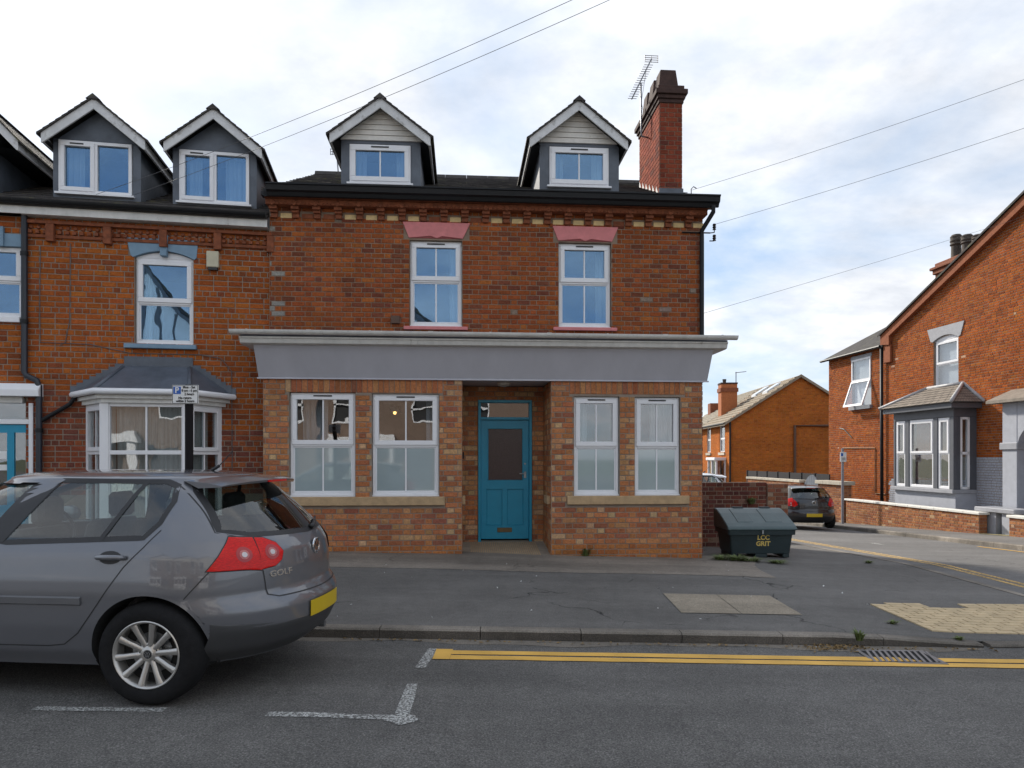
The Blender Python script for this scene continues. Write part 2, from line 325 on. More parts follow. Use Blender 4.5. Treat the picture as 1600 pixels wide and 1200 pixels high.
# ------------------------------------------------------------------ bricks
def cut(a, b, holes):
    iv = [(a, b)]
    for h0, h1 in holes:
        iv = [q for i0, i1 in iv for q in ((i0, min(i1, h0)), (max(i0, h1), i1)) if q[1]-q[0] > .012]
    return iv
def lay(u0, u1, w0, w1, holes, bond, ph=.083, bl=.225, ulim=None, jt=.013):
    """list of (ua,ub,wa,wb) bricks, cut round the holes"""
    out = []; n = max(1, int(round((w1-w0)/ph))); ph = (w1-w0)/n
    for k in range(n):
        wa, wb = w0+k*ph+jt/2, w0+(k+1)*ph-jt/2; wm = (wa+wb)/2
        a, b = ulim(wm) if ulim else (u0, u1)
        segs = cut(a, b, [(h[0], h[1]) for h in holes if h[2] < wm < h[3]])
        hb = bl/2; edges = []; u = math.floor(u0/bl/1.5)*bl*1.5
        if bond == 'flemish':
            u -= bl + (k % 2)*bl*.75; i = 0
            while u < u1: edges.append(u); u += bl if i % 2 == 0 else hb; i += 1
        elif bond == 'garden' and k % 4 == 3:
            u -= bl + hb/2
            while u < u1: edges.append(u); u += hb
        else:
            u -= bl + (k % 2)*hb
            while u < u1: edges.append(u); u += bl*(hb/bl if random.random() < .10 else 1)
        edges.append(u)
        for e0, e1 in zip(edges, edges[1:]):
            for s0, s1 in segs:
                x0, x1 = max(e0, s0), min(e1, s1)
                if x1-x0 > .03: out.append((x0+jt/2, x1-jt/2, wa, wb))
    return out
UNIT = {}
def unit_brick():
    if 'm' not in UNIT:
        me = bpy.data.meshes.new('brick'); h = .5; q = .47
        v = [(-h, 0, -h), (h, 0, -h), (h, 0, h), (-h, 0, h), (-q, -1, -q*.95), (q, -1, -q*.95), (q, -1, q*.95), (-q, -1, q*.95)]
        me.from_pydata(v, [], [(4, 5, 6, 7), (0, 1, 5, 4), (1, 2, 6, 5), (2, 3, 7, 6), (3, 0, 4, 7)]); me.materials.append(BRO); UNIT['m'] = me
    return UNIT['m']
def pick(pal, lo=.0):   # one brick's colour from a weighted palette
    r = random.random()*sum(p[0] for p in pal)
    for wgt, c in pal:
        r -= wgt
        if r <= 0: break
    t = sum(p[0] for p in pal); mean = [sum(p[0]*p[1][i] for p in pal)/t for i in range(3)]; k = .82; c = [k*x+(1-k)*m for x, m in zip(c, mean)]
    j = random.uniform(.86, 1.14); return tuple(max(.005, x*j*random.uniform(.95, 1.05)) for x in c)
def bricks(parent, lst, v, pal, single, mapf=None, out=.007, name='brick', rot=0):
    """bricks standing proud of the mortar plane v (towards -v); 'single' of them become objects"""
    mb = MB(); me = unit_brick()
    for i, b in enumerate(lst):
        col = b[4] if len(b) > 4 else pick(pal)
        pr = out*random.uniform(.55, 1.35)
        if i < single:
            o = bpy.data.objects.new(name, me); C.objects.link(o); o.parent = parent; o.color = (*col, 1)
            if mapf:
                p0 = Vector(mapf((b[0]+b[1])/2, v, (b[2]+b[3])/2)); px = Vector(mapf(b[1], v, (b[2]+b[3])/2))-Vector(mapf(b[0], v, (b[2]+b[3])/2))
                o.location = p0; o.rotation_euler = (0, 0, math.atan2(px.y, px.x))
            else: o.location = ((b[0]+b[1])/2, v, (b[2]+b[3])/2)
            o.scale = (b[1]-b[0], pr, b[3]-b[2])
        else:
            q = .003; fn = mapf or (lambda a, y, c: (a, y, c))
            a0, a1, c0, c1 = b[:4]; p = [(a0, v, c0), (a1, v, c0), (a1, v, c1), (a0, v, c1), (a0+q, v-pr, c0+q), (a1-q, v-pr, c0+q), (a1-q, v-pr, c1-q), (a0+q, v-pr, c1-q)]
            mb.add([fn(*t) for t in p], [(4, 5, 6, 7), (0, 1, 5, 4), (1, 2, 6, 5), (2, 3, 7, 6), (3, 0, 4, 7)], col)
    if mb.v: tag(mb.build('brickwork', BRM, parent, recalc=False), kind='stuff')
def backing(name, m, parent, u0, u1, w0, w1, holes, v, thick, mapf=None, ulim=None, band=None):
    ws = sorted({w0, w1, *[x for h in holes for x in h[2:4] if w0 < x < w1]}); mb = MB()
    if band:
        ws = sorted(set(ws) | {w0+i*band for i in range(int((w1-w0)/band))})
    for a, b in zip(ws, ws[1:]):
        if b-a < 1e-4: continue
        wm = (a+b)/2; ua, ub = ulim(wm) if ulim else (u0, u1)
        for s0, s1 in cut(ua, ub, [(h[0], h[1]) for h in holes if h[2] < wm < h[3]]): mb.box(s0, s1, v, v+thick, a, b, mapf)
    return mb.build(name, m, parent)
# ------------------------------------------------------------------ windows, curtains
def bars(mb, u0, u1, w0, w1, t, v0, v1, b=None):
    b = b or t
    mb.box(u0, u1, v0, v1, w0, w0+b); mb.box(u0, u1, v0, v1, w1-t, w1); mb.box(u0, u0+t, v0, v1, w0+b, w1-t); mb.box(u1-t, u1, v0, v1, w0+b, w1-t)
SKYBLUE = [True]
def pane(parent, u0, u1, w0, w1, v, m=None): return MB().box(u0, u1, v, v+.006, w0, w1).build('pane', (M_SKYGLASS if SKYBLUE[0] and w0 > 3.2 and m in (None, M_GLASS) else m) or M_GLASS, parent)
def sash_window(parent, r, v, split=.54, bar=True, low=None, vent=True, m=None, t=.045, cill=True, single=False):
    """a casement made to look like a sash: fixed light below, top-hung light above"""
    m = m or M_WHITE; u0, u1, w0, w1 = r; wm = w0+(w1-w0)*(1-split); mb = MB()
    bars(mb, u0, u1, w0, w1, t, v, v+.07)
    if not single: mb.box(u0+t, u1-t, v, v+.07, wm-.022, wm+.022)
    fr = mb.build('window', m, parent, bevel=.004)
    x0, x1 = u0+t, u1-t
    if single: lights = [(w0+t, w1-t, 1)]
    else: lights = [(wm+.022, w1-t, 1), (w0+t, wm-.022, 0)]
    for a, b, top in lights:
        q = .052 if top else .02
        s = MB(); bars(s, x0-(.02 if top else 0), x1+(.02 if top else 0), a-(.015 if top else 0), b+(.015 if top else 0), q+(.02 if top else 0), v-(.018 if top else -.012), v+.05)
        s.build('sash_frame', m, fr, bevel=.005)
        ia, ib, ja, jb = x0+q, x1-q, a+q, b-q; gm = M_GLASS if top or not low else low
        if bar:
            um = (ia+ib)/2; MB().box(um-.011, um+.011, v+.008, v+.032, ja, jb).build('glazing_bar', m, fr)
            pane(fr, ia, um-.011, ja, jb, v+.018, gm); pane(fr, um+.011, ib, ja, jb, v+.018, gm)
        else: pane(fr, ia, ib, ja, jb, v+.018, gm)
    if vent: MB().box((u0+u1)/2-.14, (u0+u1)/2+.14, v-.027, v-.016, w1-.055, w1-.035).build('trickle_vent', M_TRIM, fr)
    if cill: MB().box(u0-.004, u1+.004, v-.03, v+.05, w0-.022, w0-.001).build('window_cill', m, fr)
    return fr
def drape(name, u0, u1, w0, w1, v, m, amp=.03, per=.09, n=None):
    """a wavy hanging cloth"""
    n = n or max(8, int((u1-u0)/per*8)); mb = MB(); ph = random.random()*6
    for i in range(n+1):
        u = u0+(u1-u0)*i/n; y = v+amp*(math.sin(2*math.pi*(u-u0)/per+ph)+.4*math.sin(2*math.pi*(u-u0)/per*.37+ph))
        mb.v += [(u, y, w0), (u+.006*math.sin(9*u), y*1+.004, (w0+w1)/2), (u, y*.6+v*.4, w1)]
    for i in range(n):
        for k in range(2): a = i*3+k; mb.f.append([a, a+3, a+4, a+1]); mb.c.append(None)
    return mb.build(name, m, None, smooth=True, recalc=False)
# ------------------------------------------------------------------ ground
def ss(t): t = min(1, max(0, t)); return t*t*(3-2*t)
def drop(Y): return .05*max(0, min(Y, 60)-11)
def zroad(X, Y):
    return -.016*max(-30, min(X, 30))-drop(Y)-.04*ss((Y-4.3)/1.9)*(1-ss((Y-6.5)/2))*(1-ss((X-5)/2))
def upst(X): return .085-.06*ss((X-2.9)/1.6)
YK, XS, RC = 6.2, 6.3, 2.0
def zpave(X, Y):
    Xc = max(-14, min(X, 8)); k = min(1, max(0, (Y-YK)/4.6))
    zk = -.016*Xc-.04+upst(Xc); zf = .08-.027*Xc; z = zk+(zf-zk)*k-drop(Y)
    b = ss((X-3.4)/2.6)
    return (1-b)*z+b*(zroad(X, Y)+.02)
def gpt(px, py, zf=zroad):
    a = (px-CX)/F; b = (HY-py)/F; d = 8.0
    for _ in range(60): d = .6*d+.4*((zf(a*d, d)-CZ)/b)
    return Vector((a*d, d, zf(a*d, d)))
def edge_x(Y): return XS if Y >= YK+RC else XS-RC+math.sqrt(max(0, RC*RC-(YK+RC-Y)**2))
def sheet(name, pts_fn, nu, nv, m, parent=None, kind='structure'):
    mb = MB(); mb.v = [pts_fn(i/nu, j/nv) for j in range(nv+1) for i in range(nu+1)]
    for j in range(nv):
        for i in range(nu):
            a = j*(nu+1)+i; mb.f.append([a, a+1, a+nu+2, a+nu+1]); mb.c.append(None)
    o = mb.build(name, m, parent, recalc=False)
    if kind: o['kind'] = kind
    return o
def lines(a, b, fine0, fine1, step, big=6):
    out = [a]
    while out[-1] < b-1e-6:
        x = out[-1]; out.append(min(b, x+(step if fine0-1e-6 <= x < fine1 else min(big, max(step, abs(fine0-x) if x < fine0 else big)))))
    return out
gx = lines(-70, 90, -10, 18, .5); gy = lines(-45, 110, -2, 34, .5)
def grid(name, gx, gy, zf, m, keep=None):
    mb = MB(); mb.v = [(x, y, zf(x, y)) for y in gy for x in gx]; n = len(gx)
    for j in range(len(gy)-1):
        for i in range(n-1):
            if keep and not keep((gx[i]+gx[i+1])/2, (gy[j]+gy[j+1])/2): continue
            mb.f.append([j*n+i, j*n+i+1, j*n+n+i+1, j*n+n+i]); mb.c.append(None)
    o = mb.build(name, m, None, recalc=False); o['kind'] = 'structure'; return o
M_GRASS = mat('far_ground_grass', (.07, .085, .035), .9, .3, .3, space='World')
sheet('ground', lambda s, t: (-1500+3000*s, -1500+3000*t, -3.2), 8, 8, M_GRASS)
road = grid('road', gx, gy, zroad, M_ROAD)
# the side street has an older, paler surface laid over the junction mouth
sheet('side_street', lambda s, t: ((lambda X, Y: (X, Y, zroad(X, Y)+.004))(6.1+(7.5+t*5)*s, 8.6+51*t+.5*math.sin(s*3)*(1-t))), 16, 102, M_SIDE)
def pv(s, t):
    Y = YK-.0+(58-YK)*(t**1.9); x1 = edge_x(Y)-.125 if Y > YK+.14 else XS-RC
    Y = max(Y, YK+.125); X = -34+(x1+34)*(1-(1-s)**2.2); return (X, Y, zpave(X, Y))
pave = sheet('pavement', pv, 90, 90, M_PAVE)
# kerb stones
kerb = MB().box(-34, XS-RC, YK+.02, YK+.12, -.9, -.6).build('kerb', M_KERB); kerb['kind'] = 'structure'
def kstone(pts):                                     # pts: kerb-face line on plan (front), each with its inward normal
    prof = [(0, -.25), (0, -.016), (.014, 0), (.127, .002), (.127, -.25)]; mb = MB(); n = len(prof)
    for (x, y), (nx_, ny_) in pts:
        for q, h in prof: mb.v.append((x+nx_*q, y+ny_*q, zpave(x+nx_*.13, y+ny_*.13)+h+.003))
    for i in range(len(pts)-1):
        for k in range(n-1): a = i*n+k; mb.f.append([a, a+1, a+n+1, a+n]); mb.c.append(None)
    e = (len(pts)-1)*n; mb.f += [list(range(n))[::-1], [e+k for k in range(n)]]; mb.c += [None, None]
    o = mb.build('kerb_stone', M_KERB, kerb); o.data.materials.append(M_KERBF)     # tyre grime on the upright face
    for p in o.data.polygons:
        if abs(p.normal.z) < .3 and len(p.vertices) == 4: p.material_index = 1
    return o
x = -12.05
while x < XS-RC-.1:
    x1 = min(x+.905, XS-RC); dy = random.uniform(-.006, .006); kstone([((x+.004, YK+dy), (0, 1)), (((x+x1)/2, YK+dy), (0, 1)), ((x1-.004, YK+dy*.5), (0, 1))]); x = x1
for i in range(4):
    pts = []
    for k in range(5):
        a = R(-90+22.5*(i+k/4*.985)); pts.append(((XS-RC+RC*math.cos(a), YK+RC+RC*math.sin(a)), (-math.cos(a), -math.sin(a))))
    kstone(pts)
y = YK+RC
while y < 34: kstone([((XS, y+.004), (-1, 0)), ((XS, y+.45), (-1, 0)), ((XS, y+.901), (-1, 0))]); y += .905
# strips and slabs on the pavement
HT = math.atan(.072)                                 # the corner house stands a little askew to the picture
def facY(X): return 10.8+.072*X
def ps(name, fn, m, nu=20, nv=6, lift=.004, parent=None): 
    return sheet(name, lambda s, t: (lambda q: (q[0], q[1], zpave(*q)+lift))(fn(s, t)), nu, nv, m, parent or pave, None)
ps('concrete_strip', lambda s, t: ((-12+16.1*s+(-.55*ss((s-.9)/.1)*0)-(1-t)*0 - ss((s-.97)/.03)*(1-t)*.9, (9.32+.03*math.sin(s*30))*(1-t)+(facY(-12+16.1*s)+.4)*t)), M_STRIP, 60, 6)
for i, (a, b) in enumerate(((1.72, 2.33), (2.338, 2.95))):
    ps('paving_slab', lambda s, t, a=a, b=b: (a+(b-a)*s+.03*t, 7.02+.98*t), M_CONC, 6, 4, .006)
# buff paving blocks at the crossing
j = 0
while j < 12:
    yy = 6.62+j*.105; x = 4.02-.0*j+(.105 if j % 2 else 0)+(.0 if j < 11 else .1)
    while x < 6.0:
        if x+.2 < edge_x(yy)-.2 and not (4.62 < x < 4.95 and j > 9):
            z0 = zpave(x+.1, yy+.05)
            zc = lambda X, Y: zpave(X, Y)
            jz = random.uniform(-.001, .002); q = .004
            p = [(x+q, yy+q), (x+.21-q, yy+q), (x+.21-q, yy+.105-q), (x+q, yy+.105-q)]
            if j % 2 and x < 4.2: p = [(4.02+q, yy+q), (4.02+.105-q, yy+q), (4.02+.105-q, yy+.105-q), (4.02+q, yy+.105-q)]; blocks = [p, [(x+q, yy+q), (x+.21-q, yy+q), (x+.21-q, yy+.105-q), (x+q, yy+.105-q)]]
            else: blocks = [p]
            for p in blocks: mb = MB(); mb.add([(a, b, zc(a, b)-.01) for a, b in p]+[(a+(.004 if i in (0, 3) else -.004), b+(.004 if i < 2 else -.004), zc(a, b)+.011+jz) for i, (a, b) in enumerate(p)],
                              [(4, 5, 6, 7), (0, 1, 5, 4), (1, 2, 6, 5), (2, 3, 7, 6), (3, 0, 4, 7)]); mb.build('paving_block', M_BUFF, pave, recalc=False)
        x += .21
    j += 1
ps('block_bed', lambda s, t: (4.025+.92*s, 6.63+1.24*t), M_PAVE, 6, 6, .003)
# painted lines
def strip(name, pts, w, m, lift=.006, zf=zroad, step=.25, ragged=0):
    P = []; 
    for a, b in zip(pts, pts[1:]):
        a, b = Vector(a), Vector(b); n = max(1, int((b-a).length/step)); P += [a+(b-a)*i/n for i in range(n)]
    P.append(Vector(pts[-1])); mb = MB()
    for i, p in enumerate(P):
        t = (P[min(i+1, len(P)-1)]-P[max(i-1, 0)]).normalized(); nn = Vector((-t.y, t.x)); o1 = random.uniform(-1, 1)*ragged; o2 = random.uniform(-1, 1)*ragged
        for q in (-w/2+o1, w/2+o2): X, Y = p+nn*q; mb.v.append((X, Y, zf(X, Y)+lift))
    for i in range(len(P)-1): mb.f.append([2*i, 2*i+2, 2*i+3, 2*i+1]); mb.c.append(None)
    return mb.build(name, m, road, recalc=False)
def yl(off, x0):
    r = RC+off; cx, cy = XS-RC, YK+RC; P = [(x0, YK-off), (cx-.9, YK-off), (cx, YK-off)]
    P += [(cx+r*math.sin(R(a)), cy-r*math.cos(R(a))) for a in range(10, 91, 10)]+[(XS+off, 26)]; return P
for i, off in enumerate((.44, .595)): P_ = yl(off, -.5); strip('yellow_line', P_[:8], .118, M_YELL, .006, ragged=.005); strip('yellow_line', P_[7:], .09, M_YELLW, .0065, ragged=.008)
strip('yellow_line', [(-.57, YK-.345), (-.57, YK-.665)], .14, M_YELL, .0072, ragged=.004)
strip('bay_marking', [(-2.95, 4.27), (-2.15, 4.27)], .07, M_WLINE, ragged=.008); strip('bay_marking', [(-1.5, 4.24), (-.64, 4.21)], .07, M_WLINE, ragged=.008)
strip('bay_marking', [(-.68, 4.27), (-.70, 4.86)], .085, M_WLINE, .0065, ragged=.008); strip('bay_marking', [(-.70, 5.28), (-.66, 5.87)], .085, M_WLINE, ragged=.008)
mb = MB(); q = [(-.665+.10*math.cos(a)*random.uniform(.8, 1.15), 4.19+.085*math.sin(a)*random.uniform(.8, 1.15)) for a in [i*.35 for i in range(18)]]
mb.add([(a, b, zroad(a, b)+.0075) for a, b in q], [tuple(range(18))]); mb.build('bay_marking', M_WLINE, road, recalc=False)
# gully grate
dg = Vector((3.27, 5.83, 0)); dg.z = zroad(dg.x, dg.y); grate = empty('drain_grate', dg, R(-3), 'iron gully grate with slanting bars in the gutter by the kerb', 'drain')
M_IRON = mat('worn_iron', (.20, .19, .19), .45, .25, 15, .2, 60, metal=.5)
mb = MB(); bars(mb, -.29, .29, -.2, .2, .035, -.004, .004); mb.v = [(a, c, b+.008) for a, b, c in mb.v]; mb.build('frame', M_IRON, grate)
MB().box(-.26, .26, -.17, .17, .0055, .0065).build('pit', M_DARK, grate)
for i in range(11):
    a = -.25+i*.05; MB().prism([(a-.04, -.165, .009), (a-.018, -.165, .009), (a+.062, .165, .009), (a+.04, .165, .009)], (0, 0, .007)).build('bar', M_IRON, grate)
# pavement and kerb on the far side of the side street
ka, kb = gpt(1600, 861), gpt(1306, 826); kd = (kb-ka).normalized(); kd.z = 0
K0 = ka-kd*9; KL = 48
def rk(s, q): p = K0+kd*s; return (p.x+kd.y*q, p.y-kd.x*q)
def rpv(s, t, lo=.12, w=5.2): X, Y = rk(KL*s, lo+w*t); return (X, Y, zroad(X, Y)+.11)
pave2 = sheet('far_pavement', rpv, 60, 8, tarmac('far_pavement_tarmac', (.17, .16, .15), .25, .4, .2))
kerb2 = MB().box(9, 9.1, 20, 20.1, -1.9, -1.7).build('far_kerb', M_KERB); kerb2['kind'] = 'structure'
s = 0
while s < 36:
    mb = MB(); prof = [(0, -.2), (0, -.018), (.014, 0), (.125, .003), (.125, -.2)]
    for e in (s+.004, s+.9):
        for q, h in prof: X, Y = rk(e, q); mb.v.append((X, Y, zroad(X, Y)+.112+h))
    for k in range(4): mb.f.append([k, k+1, k+6, k+5]); mb.c.append(None)
    mb.f += [[4, 3, 2, 1, 0], [5, 6, 7, 8, 9]]; mb.c += [None]*2; mb.build('kerb_stone', M_KERB, kerb2); s += .904
def sidez(X, Y): return zroad(X, Y)+.004
strip('yellow_line', [rk(s*1.0, -.3) for s in range(2, 11)], .09, M_YELL, .008, sidez)
p = gpt(1362, 849); q = gpt(1380, 852); strip('centre_line', [(p.x, p.y), (q.x, q.y)], .12, M_WLINE, .008, sidez)
# ------------------------------------------------------------------ the corner house
PAL_LOW = [(4, (.43, .165, .066)), (2.5, (.38, .135, .06)), (2.4, (.47, .24, .11)), (1.6, (.53, .35, .19)), (.9, (.28, .105, .06))]
PAL_LOWS = [(5, (.44, .175, .075)), (3, (.37, .13, .062)), (1.8, (.47, .225, .105)), (.3, (.53, .34, .18)), (1.1, (.27, .10, .065))]
PAL_UP = [(5, (.315, .085, .027)), (3, (.265, .070, .026)), (2.0, (.165, .055, .034)), (1.4, (.37, .112, .03)), (.05, (.24, .2, .16))]
PAL_PORCH = PAL_LOW
fr = Frame(0, 10.8, HT)
HL = (0, 10.8, 0)
H = empty('corner_house', HL, HT, 'red brick corner house with grey shopfront fascia, teal door and two white-gabled dormers', 'house')
uL, uR = fr.uw(411, 700)[0], fr.uw(1097, 700)[0]; WF = 2.81
wins = [fr.rect(452, 613, 555, 777), fr.rect(581, 615, 686, 777.5), fr.rect(897, 619.5, 968, 778), fr.rect(992, 620.5, 1063, 778)]
wins = [(a, b, 1.0-.005, d) for a, b, c, d in wins]
pu0, pu1 = fr.uw(722, 720)[0], fr.uw(861, 720)[0]
porch = (pu0, pu1, -1, WF+1)
wall = backing('shopfront_wall', M_MORTAR, H, uL, uR, -.35, WF, wins+[porch], 0, .24)
sol = [(fr.uw(446, 600)[0], fr.uw(692, 600)[0], 2.595, WF), (fr.uw(890, 600)[0], fr.uw(1070, 600)[0], 2.595, WF)]
sl = [(fr.uw(448, 787)[0], fr.uw(695, 787)[0]), (fr.uw(886, 787)[0], fr.uw(1076, 787)[0])]
holes = wins+[porch]+sol+[(a, b, .855, 1.0) for a, b in sl]
bl = lay(uL, uR, -.26, WF, holes, 'flemish', .0835)
for a, b, c, d in sol:
    n = int((b-a)/.0805)
    for k in range(n): bl.append((a+(b-a)*k/n+.004, a+(b-a)*(k+1)/n-.004, c+.004, d-.004))
bl2 = []
for b in bl:
    c = pick(PAL_LOW if b[1]-b[0] < .14 and b[3]-b[2] < .1 else PAL_LOWS)
    if b[3] < .30: c = tuple(x*y for x, y in zip(pick(PAL_LOW[:2]), (.95, .95, .8)))
    bl2.append((*b, c))
bl = sorted(bl2, key=lambda b: -(b[1]-b[0])*(b[3]-b[2])+random.random()*.004+(.01 if b[0] < -2.2 and b[2] < 1.2 else 0)+(.02 if b[2] < .1 else 0))
bricks(wall, bl, 0, PAL_LOW, 300)
for a, b in sl: MB().box(a, b, -.05, .2, .862, .996).build('stone_sill', M_STONE, H, bevel=.008)
for r in wins: 
    u0, u1, w0, w1 = r; sash_window(H, (u0+.006, u1-.006, w0+.026, w1-.006), .05, .51, low=M_FROST)
# porch
pv1 = .98
dr = fr.rect(747, 625, 831, 842, pv1); dhole = (dr[0], dr[1], -1, dr[3])
pb = backing('porch_wall', M_MORTAR_D, H, pu0-.02, pu1+.02, -.3, WF, [dhole], pv1, .2)
bricks(pb, lay(pu0, pu1, .12, WF, [dhole], 'flemish', .0835), pv1, PAL_PORCH, 0)
for sgn, ue in ((1, pu0), (-1, pu1)):
    mf = (lambda a, y, c, ue=ue, sgn=sgn: (ue+sgn*(-y), (a if sgn > 0 else .98-a), c))
    sw = MB().box(ue-.2 if sgn > 0 else ue, ue if sgn > 0 else ue+.2, .2, pv1, -.3, WF).build('porch_side_wall', M_MORTAR_D, H)
    bb = [(a, b, c, d) for a, b, c, d in lay(.0, .98, -.05, WF, [], 'flemish', .0835) if a < .975]
    mb = MB()
    for a, b, c, d in bb:
        e = .006*random.uniform(.5, 1.2); x0, x1 = (ue, ue+e) if sgn > 0 else (ue-e, ue); mb.box(x0, x1, a, b, c, d, col=pick(PAL_PORCH))
    tag(mb.build('brickwork', BRM, sw), kind='stuff')
    MB().box(ue-.0 if sgn > 0 else ue-.05, ue+.05 if sgn > 0 else ue, .1, .55, .86, .99).build('sill_return', M_STONE, H, bevel=.006)
MB().box(pu0, pu1, .0, 1.2, WF+.012, WF+.03).build('porch_ceiling', M_GREYP, H)
fl = MB().prism([(pu0, -.03, .06), (pu0, pv1+.1, .185), (pu0, pv1+.1, -.2), (pu0, -.03, -.2)], (pu1-pu0, 0, 0)).build('porch_floor', mat('porch_tile', (.30, .255, .20), .8, .2, 9, .3, 60), H)
n = 34
for k in range(n):                                    # ribbed tiles
    a = pu0+.14+(pu1-pu0-.28)*k/n; MB().prism([(a, 0.0, .064), (a+.015, 0.0, .064), (a+.015, .9, .169), (a, .9, .169)], (0, 0, .006)).build('tile_rib', M_STONE, fl)
lx, lw = fr.uw(787, 602, .35)
MB().lathe([(.0, 0), (.10, 0), (.115, -.02), (.10, -.055), (.06, -.075), (0, -.08)], 24, lambda a, b, h: (lx+a, .35+b, WF+.012+h)).build('porch_light', mat('porch_light_glass', (.5, .47, .42), .3, .05, 5), H, smooth=True, auto=40)
# door
D = MB(); bars(D, dr[0], dr[1], .16, dr[3], .048, pv1-.03, pv1+.1, b=.004)
_, wt = fr.uw(790, 656, pv1); D.box(dr[0]+.048, dr[1]-.048, pv1-.03, pv1+.1, wt-.0, wt+.045); dframe = D.build('door_frame', M_TEAL, H, bevel=.004)
pane(dframe, dr[0]+.05, dr[1]-.05, wt+.045, dr[3]-.05, pv1+.05)
ox0, ox1, ow0, ow1 = dr[0]+.052, dr[1]-.052, .215, wt-.004
g = fr.rect(762, 669, 817, 751, pv1+.02); pl = fr.rect(760, 764, 785, 821, pv1+.02); pr = fr.rect(792, 764, 818, 821, pv1+.02)
ws = [ow0, pl[2], pl[3], g[2], g[3], ow1]
door = backing('door', M_TEAL, H, ox0, ox1, ow0, ow1, [g, pl, pr], pv1+.02, .045)
for q in (pl, pr):
    MB().box(q[0]-.002, q[1]+.002, pv1+.042, pv1+.055, q[2]-.002, q[3]+.002).build('panel', M_TEAL, door)
    m_ = MB(); bars(m_, q[0], q[1], q[2], q[3], .014, pv1+.03, pv1+.0415); m_.build('panel_moulding', M_TEAL, door, bevel=.004)
m_ = MB(); bars(m_, g[0], g[1], g[2], g[3], .012, pv1+.012, pv1+.03); m_.build('glazing_bead', M_TEAL, door, bevel=.003)
MB().box(g[0], g[1], pv1+.035, pv1+.041, g[2], g[3]).build('pane', mat('door_obscure_glass', (.045, .022, .022), .18, .25, 40, .3, 90), door)
lb = fr.rect(777, 824.5, 800, 831.5, pv1+.01); MB().box(lb[0], lb[1], pv1+.008, pv1+.0205, lb[2], lb[3]).build('letterbox', M_LETBOX, door, bevel=.003)
hu, hw = fr.uw(820.5, 742, pv1); hnd = MB().box(hu-.02, hu+.02, pv1+.012, pv1+.0205, hw-.055, hw+.055)
hnd.box(hu-.1, hu+.005, pv1-.025, pv1-.012, hw+.012, hw+.028); hnd.box(hu-.006, hu+.006, pv1-.02, pv1+.014, hw+.012, hw+.028); hnd.build('handle', M_STEEL, door, bevel=.003)
MB().lathe([(0, -.012), (.014, -.012), (.016, 0)], 14, lambda a, b, h: (hu+.0+a, pv1+.018+h, hw+.19+b)).build('lock', M_STEEL, door)
du, dw = fr.uw(727, 711, .45); MB().box(pu0+.006, pu0+.03, .42, .47, dw-.06, dw+.05).build('door_bell', M_BLACK, H, bevel=.004)
# fascia, cornice and white gutter
a, b = fr.uw(405, 590)[0], fr.uw(1104, 597)[0]
MB().prism([(a, -.03, WF+.002), (a, .245, WF+.002), (a, .245, 3.285), (a, -.31, 3.285)], (b-a, 0, 0)).build('fascia', M_GREYP, H, bevel=.004)
MB().box(a-.02, b+.02, -.045, -.025, WF-.012, WF+.01).build('fascia_bead', M_GREYP, H)
a, b = fr.uw(374, 530, -.42)[0], fr.uw(1137, 545, -.42)[0]
MB().prism([(a, -.34, 3.272), (a, -.40, 3.285), (a, -.42, 3.34), (a, -.44, 3.352), (a, -.44, 3.372), (a, .24, 3.372), (a, .24, 3.272)], (b-a, 0, 0)).build('cornice', M_WHITED, H)
def gutter(name, m, parent, u0, u1, v, w, r=.055, ogee=False):
    """half-round or ogee gutter with its trough open on top; v is the back, w the top"""
    if ogee: pr = [(0, 0), (0, -.16), (-.05, -.17), (-.075, -.12), (-.115, -.10), (-.13, -.03), (-.15, -.02), (-.15, 0), (-.138, 0), (-.10, -.07), (-.015, -.12), (-.012, 0)]
    else: pr = [(-r+r*math.cos(R(t)), -r*math.sin(R(t))) for t in range(0, 181, 20)]+[(-r+(r-.006)*math.cos(R(t)), -(r-.006)*math.sin(R(t))) for t in range(180, -1, -20)]
    return MB().prism([(u0, v+p, w+q) for p, q in pr], (u1-u0, 0, 0)).build(name, m, parent, smooth=True, auto=35)
a, b = fr.uw(359, 516, -.5)[0], fr.uw(1152, 528, -.5)[0]
wg = gutter('white_gutter', M_WHITED, H, a, b, -.43, 3.455, .062)
for k in range(9): 
    q = a+.25+(b-a-.5)*k/8; MB().prism([(q-.035 if k % 2 else q-.014, -.43+p, 3.46+c) for p, c in [(-.062+.068*math.cos(R(t)), -.068*math.sin(R(t))) for t in range(0, 181, 30)]], (.07 if k % 2 else .028, 0, 0)).build('gutter_bracket', M_WHITED, wg)
MB().prism([(a+.12, -.42, 3.40), (a+.12, .26, 3.56), (a+.12, .26, 3.53), (a+.12, -.42, 3.375)], (b-a-.24, 0, 0)).build('canopy_roof', M_LEAD, H)
